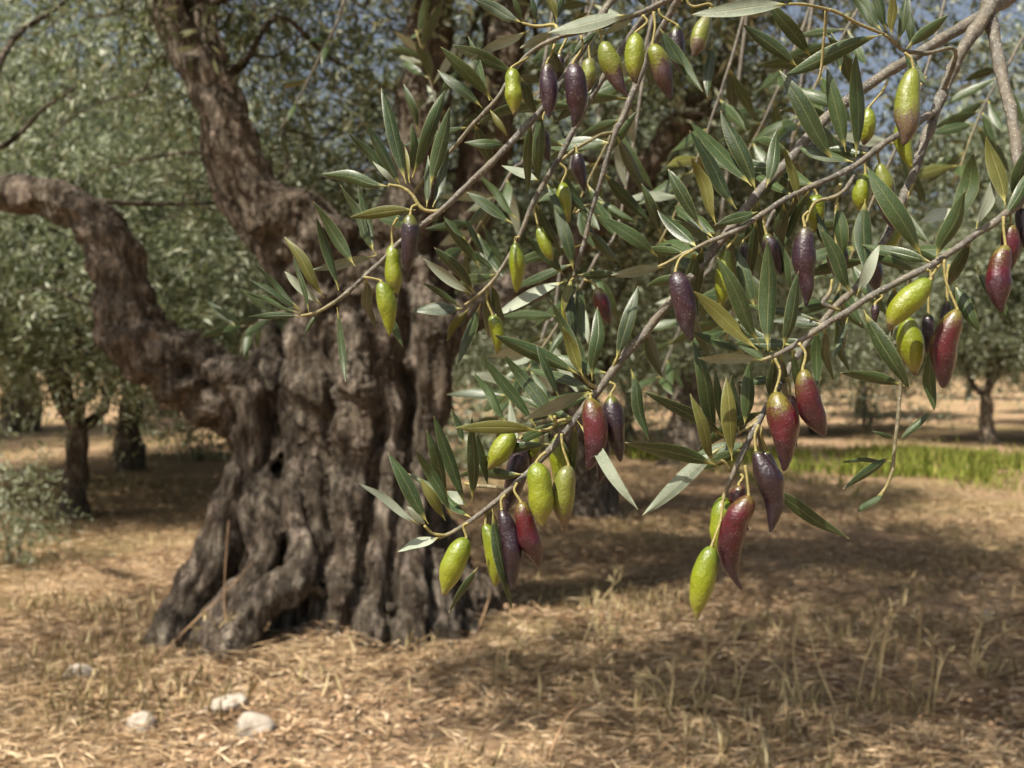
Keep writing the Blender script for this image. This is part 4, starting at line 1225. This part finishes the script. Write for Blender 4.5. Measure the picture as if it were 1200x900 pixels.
# leaves on the far side of the stems, partly hidden
def back_leaves(root, pts, n, seed):
    r = random.Random(seed)
    for k in range(n):
        i = r.randrange(1, len(pts) - 1)
        (x0, y0, _, d0), (x1, y1, _, d1) = pts[i], pts[i + 1]
        q = r.random(); x, y, d = x0 + (x1 - x0) * q, y0 + (y1 - y0) * q, d0 + (d1 - d0) * q
        a = math.atan2(y1 - y0, x1 - x0) + r.choice((-1, 1)) * r.uniform(.5, 1.3)
        L = r.uniform(48, 95)
        leaf(root, x, y, x + L * math.cos(a), y + L * math.sin(a), r.uniform(9, 15), r.choice('ddddg'), d + .004, r.uniform(.012, .05), r.uniform(-.9, .9))


back_leaves(bC, [(1078, 62, 6, .635), (1000, 113, 6, .61), (926, 186, 6, .585), (860, 262, 6, .565), (806, 330, 5, .555), (735, 415, 5, .55), (664, 504, 4, .55), (590, 580, 3, .55), (549, 612, 3, .55)], 30, 5)
back_leaves(bA, [(1205, 229, 5, .56), (1150, 271, 4, .545), (1088, 313, 4, .53), (1010, 354, 4, .53), (940, 398, 3, .53), (902, 419, 2, .53)], 14, 6)
back_leaves(bA, [(1098, 128, 4, .622), (1034, 169, 4, .575), (960, 215, 3, .56), (893, 251, 3, .545), (830, 284, 3, .54), (785, 306, 2, .54)], 16, 7)
back_leaves(bA, [(1094, 137, 6, .62), (1056, 238, 5, .60), (1006, 333, 4, .58), (955, 388, 4, .57), (905, 466, 4, .555), (863, 548, 3, .54)], 12, 8)
back_leaves(bE, [(742, 18, 3, .585), (655, 44, 3, .57), (589, 106, 3, .57), (530, 175, 2, .58), (495, 212, 2, .58)], 5, 9)
back_leaves(bE, [(713, 6, 4, .61), (657, 97, 4, .585), (600, 166, 4, .575), (525, 240, 3, .57), (450, 303, 3, .57), (395, 352, 2, .57)], 5, 10)
back_leaves(bE, [(757, 18, 4, .615), (710, 86, 4, .62), (666, 165, 3, .62), (626, 236, 3, .62), (590, 311, 2, .62), (563, 344, 2, .62)], 8, 12)
back_leaves(bE, [(775, 35, 4, .66), (746, 98, 4, .67), (714, 178, 3, .67), (690, 258, 3, .67), (677, 308, 2, .67)], 8, 13)


# --- olives
def olive(sx, sy, x0, y0, x1, y1, w, kind, d, label, curve=0.0, dt=None):
    """stalk foot (sx,sy) on the stem, olive from its stalk end to its tip, width w (photo px)"""
    seed = int(x0 * 7 + y0)
    r = np.random.default_rng(seed)
    Lp = math.hypot(x1 - x0, y1 - y0)
    if dt is None: dt = r.uniform(-.12, .12) * Lp * d / FPX
    B = np.array(P(x0, y0, d)); T = np.array(P(x1, y1, d + dt))
    L = np.linalg.norm(T - B); a = (T - B) / L
    v = np.array(CAMV) - B; v /= np.linalg.norm(v)
    s = np.cross(a, v); s /= np.linalg.norm(s); nn = np.cross(s, a)
    R = w * r.uniform(.43, .475) * d / FPX
    curve = curve * 1.4 + r.normal(0, .025)
    pk, ex = r.uniform(.36, .50), r.uniform(1.75, 2.6)
    n, seg = 30, 28
    t = (1 - np.cos(np.linspace(0, np.pi, n))) / 2
    # blunt shoulder, fullest a little above the middle, drawn out to a nipple
    f = np.clip(t, 1e-5, 1)
    pr = np.clip(1 - (np.abs(f - pk) / pk) ** 2.5, 0, 1) ** .5 * (f < pk) + (f >= pk) * (np.clip(1 - (np.maximum(f - pk, 0) / (1.02 - pk)) ** ex, 0, 1) ** 1.02 * (1 - .0 * f) + .05 * np.exp(-((f - .965) / .03) ** 2))
    pr = np.maximum(pr, 0)
    pr = pr * (1 + r.normal(0, .05) * np.sin(2 * np.pi * t) + r.normal(0, .03) * np.sin(4 * np.pi * t))
    mx = pr.max(); pr /= mx
    ang = np.arange(seg) / seg * 2 * np.pi
    cx = curve * L * np.sin(np.pi * t)
    tipbend = r.normal(0, .045) * L * np.clip((t - .75) / .25, 0, 1) ** 2
    V = a * (L * t)[:, None] + s * (cx + tipbend)[:, None]
    ring = np.cos(ang)[None, :, None] * s + np.sin(ang)[None, :, None] * nn
    Pt = V[:, None, :] + ring * (pr * R)[:, None, None]
    q = (Pt / 0.012).reshape(-1, 3) + seed
    dent = noise3(q, 3).reshape(n, seg) * .085 + noise3(q * 2.6, 7).reshape(n, seg) * .03
    if kind in 'VDRM': dent = dent * 1.5 - .09 * np.clip(noise3(q * np.array([1, 1, .6]) * 1.5, 9).reshape(n, seg), 0, 1)
    Pt = V[:, None, :] + ring * (pr * R)[:, None, None] * (1 + dent)[..., None]
    Vv = Pt.reshape(-1, 3)
    i = np.arange(n - 1)[:, None] * seg; j = np.arange(seg)[None]; j2 = (j + 1) % seg
    Q = np.stack([i + j, i + j2, i + seg + j2, i + seg + j], -1).reshape(-1, 4)
    al = np.repeat(t, seg)
    root = obj("olive", mesh_np("olive", Vv, Q, OL[kind], True, attr={"along": al}), None, Vector(B))
    # stalk
    F = np.array(P(sx, sy, d + r.uniform(0, .004)))
    mid = (F + B) / 2 + np.array([r.normal(0, .0012), 0, .0012]) + s * r.normal(0, .0012)
    S = spline([(*F, .0009), (*mid, .00072), (*(B - a * .0006), .0008), (*(B + a * .0012), .0013)], 6)
    tb = Bag(); V_, Q_, T_ = tube(S[:, :3] - B, S[:, 3], 7); tb.add(V_, Q_, T_, .92)
    obj("stalk", tb.mesh("stalk", M_TWIG, True, "young"), root, (0, 0, 0))
    return tag(root, label, 'olive', 'olives hanging on the branches')


OLIVES = [
    (622, 63, 600, 80, 603, 136, 25, 'G', .568, 'bright green olive nearest the old trunk in the top spray, a violet one beside it', 0),
    (650, 52, 641, 74, 643, 138, 24, 'V', .572, 'dusty violet olive between the bright green one and a larger purple one at top', 0),
    (681, 42, 672, 74, 676, 149, 28, 'V', .565, 'longest purple olive of the top spray, pointing straight down with pale specks', 0),
    (702, 32, 706, 49, 731, 114, 27, 'M', .568, 'olive half green and half purple slanting beneath the big pale leaf at top', 0),
    (753, 18, 745, 39, 743, 98, 26, 'G', .575, 'plump green olive hanging between two turning ones at the top', 0),
    (766, 14, 765, 52, 786, 116, 27, 'M', .578, 'dark green and purple olive right beside the plump green one at top', .03),
    (664, 45, 656, 62, 654, 96, 13, 'V', .60, 'tiny mauve olive tucked behind the longest purple olive of the top spray', 0),
    (772, 10, 793, 30, 798, 86, 22, 'D', .615, 'dark olive in shade behind a folded leaf at the top spray end', .03),
    (690, 45, 691, 68, 690, 108, 19, 'B', .62, 'greyish shaded olive behind the half green half purple one', 0),
    (640, 128, 635, 150, 641, 190, 16, 'D', .61, 'small dark purple olive hanging beneath the violet pair of the top spray', 0),
    (673, 172, 676, 178, 688, 224, 19, 'D', .645, 'dark shrivelled olive in the thin side shoot over the middle stem', .05),
    (654, 190, 659, 214, 666, 262, 22, 'G', .632, 'green olive half covered by a dark leaf on the middle stem', 0),
    (626, 240, 631, 266, 647, 306, 18, 'G', .64, 'small green olive peeping from behind a dark leaf next to the middle stem', 0),
    (609, 278, 604, 284, 606, 343, 21, 'G', .617, 'single green olive hanging free under the middle stem end', 0),
    (489, 240, 481, 251, 475, 321, 25, 'D', .565, 'dark purple olive in front of the old trunk above two green ones', 0),
    (466, 255, 460, 286, 464, 349, 22, 'G', .572, 'green olive partly behind the dark purple one in front of the trunk', 0),
    (427, 325, 446, 330, 457, 393, 25, 'G', .565, 'lowest green olive before the old trunk with a leaf behind its tip', -.04),
    (572, 338, 577, 369, 583, 415, 19, 'G', .622, 'lone green olive touching the tip of a long lit leaf', -.04),
    (684, 328, 699, 337, 714, 381, 20, 'R', .655, 'small dark red olive alone at the end of the hanging stem', 0),
    (672, 326, 666, 336, 664, 382, 14, 'G', .675, 'narrow shaded green olive among dark leaves left of the small red one', 0),
    (812, 293, 792, 318, 807, 400, 30, 'V', .53, 'large violet bloomy olive hanging beside the long diagonal stem', -.04),
    (830, 302, 816, 326, 808, 374, 16, 'R', .575, 'reddish olive hidden behind the diagonal stem next to the large violet one', 0),
    (862, 268, 852, 292, 846, 362, 24, 'G', .56, 'green olive peeking out behind two long leaves beside the diagonal stem', 0),
    (897, 250, 898, 274, 916, 322, 23, 'D', .56, 'dark olive behind the broad upright pale leaf', 0),
    (947, 248, 943, 265, 950, 359, 31, 'V', .535, 'large violet olive with grey bloom hanging alone above the red side branch', .05),
    (880, 258, 872, 283, 880, 330, 18, 'D', .575, 'shaded dark olive between the green one and the broad upright leaf', 0),
    (985, 215, 980, 285, 986, 330, 26, 'D', .585, 'dark purple olive in shade behind the red ribbed leaf', 0),
    (1060, 62, 1070, 80, 1066, 170, 33, 'B', .55, 'big green olive with a violet flush hanging near the fork', .03),
    (1075, 106, 1058, 138, 1068, 198, 24, 'G', .59, 'yellow green olive just behind the tip of the big flushed olive', .05),
    (1040, 95, 1018, 127, 1013, 170, 21, 'G', .585, 'green olive with a pale streak left of the big flushed olive', 0),
    (1034, 172, 1031, 192, 1042, 268, 26, 'M', .575, 'green olive with a dark red shoulder behind the big dark leaf', 0),
    (1070, 215, 1056, 262, 1034, 307, 24, 'G', .60, 'green olive crossed by the grey thick stem', 0),
    (1086, 316, 1090, 328, 1036, 383, 33, 'G', .52, 'large smooth green olive pointing sideways on the red olive side branch', .03),
    (1104, 306, 1063, 372, 1074, 440, 34, 'G', .545, 'green olive with brown specks under the large smooth sideways one', .03),
    (1098, 310, 1088, 368, 1087, 414, 16, 'D', .56, 'dark slim olive beside the speckled green one', 0),
    (1106, 304, 1121, 362, 1108, 455, 33, 'R', .53, 'bright red olive with dusky edges hanging below the side branch', .05),
    (1176, 254, 1178, 287, 1172, 366, 31, 'R', .53, 'red olive with green cap closest to the photo edge', .03),
    (1182, 248, 1184, 262, 1183, 320, 24, 'R', .555, 'dark red olive mostly hidden behind the green capped red one', 0),
    (1200, 234, 1196, 244, 1206, 300, 24, 'D', .56, 'purple olive cut off by the photo edge', 0),
    (1112, 310, 1110, 352, 1104, 396, 15, 'D', .57, 'small dark olive behind the stalk of the bright red one', 0),
    (908, 420, 909, 459, 922, 552, 37, 'R', .527, 'big deep red olive hanging lower of the pair under the side branch end', .02),
    (936, 402, 941, 433, 966, 511, 33, 'R', .52, 'red olive with yellow flecks, upper of the pair under the side branch end', .03),
    (920, 440, 926, 462, 932, 524, 19, 'R', .55, 'red olive seen as a sliver behind the big deep red one', 0),
    (889, 498, 886, 528, 906, 623, 34, 'D', .532, 'black purple wrinkled olive with a green cap in the lowest cluster', -.06),
    (893, 500, 897, 528, 903, 570, 24, 'D', .555, 'dark olive just behind the wrinkled green capped one', 0),
    (856, 566, 848, 582, 846, 652, 30, 'G', .548, 'green olive behind the lowest one, crossed by its stalk', .03),
    (847, 586, 834, 640, 814, 725, 33, 'G', .53, 'lowest hanging olive of all, green with a pale grey tip', .03),
    (873, 545, 877, 580, 859, 689, 34, 'R', .528, 'curved plum red olive with bloom in the lowest cluster', .11),
    (694, 462, 692, 466, 692, 551, 34, 'R', .535, 'mottled red olive close under the diagonal stem', -.05),
    (714, 448, 716, 463, 728, 541, 28, 'D', .545, 'dark purple olive right behind the mottled red one', .04),
    (698, 470, 706, 500, 704, 567, 20, 'D', .57, 'narrow dark tip showing below the mottled red olive', 0),
    (613, 505, 601, 506, 571, 550, 27, 'G', .56, 'green olive under the long horizontal leaf', 0),
    (622, 508, 610, 514, 592, 604, 29, 'V', .575, 'matte mauve olive crossed by the diagonal stem', -.05),
    (635, 506, 626, 508, 621, 548, 20, 'B', .58, 'shaded greenish olive next to the matte mauve one', 0),
    (660, 500, 652, 512, 656, 578, 25, 'G', .57, 'green olive behind and above the big green and grey pair', 0),
    (640, 530, 629, 542, 634, 621, 32, 'G', .535, 'big smooth green olive in the middle of the low cluster', 0),
    (658, 508, 666, 545, 663, 621, 30, 'B', .54, 'grey green olive with violet tip beside the big smooth green one', .03),
    (606, 566, 610, 588, 635, 663, 30, 'R', .54, 'crimson olive with a dark shadowed flank in the low cluster', .02),
    (592, 580, 588, 597, 599, 692, 27, 'D', .545, 'long dark violet olive beside the hanging narrow leaf', -.03),
    (571, 596, 569, 614, 580, 687, 27, 'G', .55, 'green olive with brown tip between the lowest left green one and dark violet one', -.04),
    (549, 613, 546, 630, 519, 698, 31, 'G', .535, 'green olive at the very end of the long diagonal branch', .03),
    (835, 8, 830, 17, 814, 67, 24, 'B', .60, 'small green olive with mauve tip alone at the top under a pale leaf', 0),
    (960, 216, 957, 228, 955, 272, 22, 'G', .585, 'pale green olive behind the side branch, between the upright leaves', 0),
    (868, 556, 866, 568, 876, 622, 22, 'R', .55, 'crimson sliver of an olive behind the curved plum red one', .04),
    (1040, 280, 1022, 298, 1028, 342, 21, 'D', .60, 'dark olive deep in the tangle below the crossing stems', 0),
    (1013, 188, 1014, 204, 1009, 250, 22, 'G', .59, 'green olive under the thin side branch, partly behind a hanging leaf', .03),
    (1030, 345, 1026, 356, 1025, 378, 11, 'V', .56, 'tiny mauve olive under the side branch beside the long hanging leaf', 0),
]
for q in OLIVES: olive(*q)


# --- looser twigs farther back, out of focus
def spray(pts, label, d, nleaf, L, seed, w=.011, rpx=2.0, up=False):
    r = np.random.default_rng(seed); rr = random.Random(seed)
    W = [(a, b, rpx * (.85 - .4 * i / (len(pts) - 1)), d) for i, (a, b) in enumerate(pts)]
    if up:
        (xa, ya), (xb, yb) = pts[0], pts[1]      # carried by a bough above the picture
        W = [(xa + (xa - xb) * 1.2 + 40, min(-160, ya - 260), rpx * .95, d + .05), (xa + (xa - xb) * .8, ya + (ya - yb) * 1.0, rpx * .9, d + .02)] + W
    root = empty("olive_twig", P(*pts[0], d)); tag(root, label, 'twig', 'out of focus olive twigs')
    bg = Bag(); S = stem_mesh(bg, W)
    obj('stem', bg.mesh('stem', M_TWIG, True, "young"), root)
    for k in range(nleaf):
        f0 = 2.2 / (len(W) - 1) if up else .25
        i = int((f0 + (1 - f0) * (k // 2 * 2 + 1) / nleaf) * (len(S) - 1)); i = min(i, len(S) - 1)
        t = S[i, :3] - S[max(0, i - 2), :3]; t /= np.linalg.norm(t) + 1e-9
        q = r.normal(0, 1, 3); q -= t * np.dot(q, t); q /= np.linalg.norm(q)
        dr = t * r.uniform(.3, .9) + q * .8; dr /= np.linalg.norm(dr)
        B = S[i, :3]; T = B + dr * L * r.uniform(.75, 1.2)
        me = leaf_mesh(B, T, w * r.uniform(.8, 1.15), r.random() < .18, r.uniform(-.7, .7), r.uniform(-.08, .1), .2, 0, 6, r.random() < .03)
        obj('leaf', me, root, Vector(B) - Vector(root.location))


spray([(408, -20), (397, 22), (377, 62), (358, 100), (345, 124), (328, 152)], 'pale bare twig with a few yellow leaves dangling left of the upright limb', 1.5, 7, .055, 5, .008, 2.2)
spray([(520, 175), (510, 120), (499, 75), (487, 35)], 'blurred leaf rosette held up before the upright brown limb', 1.3, 16, .062, 6, .010, 1.6)
spray([(345, 360), (315, 372), (290, 381), (268, 383)], 'blurred sprig of narrow leaves reaching left beside the notch of the trunk', 1.6, 10, .06, 8, .012)
SPR = [
    ([(760, 40), (735, 120), (700, 190), (672, 250)], .95, 16), ([(860, 60), (830, 150), (800, 230), (770, 290)], 1.05, 16), ([(930, 60), (900, 130), (870, 190)], 1.2, 14),
    ([(700, 300), (660, 370), (620, 430), (590, 470)], 1.0, 16), ([(1060, 150), (1020, 240), (990, 320), (960, 400)], .9, 18), ([(900, 260), (870, 330), (850, 400)], 1.0, 14),
    ([(1190, 60), (1150, 130), (1120, 210)], 1.1, 14), ([(600, 200), (570, 250), (540, 300)], 1.1, 12), ([(700, -10), (670, 60), (620, 120)], 1.2, 14), ([(1000, 20), (960, 90), (930, 160)], 1.0, 14),
    ([(640, 380), (620, 440), (580, 500)], 1.3, 12), ([(820, 330), (790, 400), (770, 450)], 1.5, 10),
]
LBL = ['in the gap between the two middle stems', 'behind the yellowing upright leaf', 'under the pale top leaf', 'behind the long lit leaf of the diagonal branch', 'behind the tangle of green and purple olives', 'behind the broad upright pale leaf',
       'hanging beside the grey forked stem', 'before the right limb of the old trunk', 'behind the violet top olives', 'behind the big lit leaf at the top', 'before the stout background trunk', 'just beyond the large violet olive']
for k, (pts, d, n) in enumerate(SPR):
    spray(pts, 'blurred shaded leafy twig ' + LBL[k], d, n, .058, 20 + k, .0115, 2.0, True)
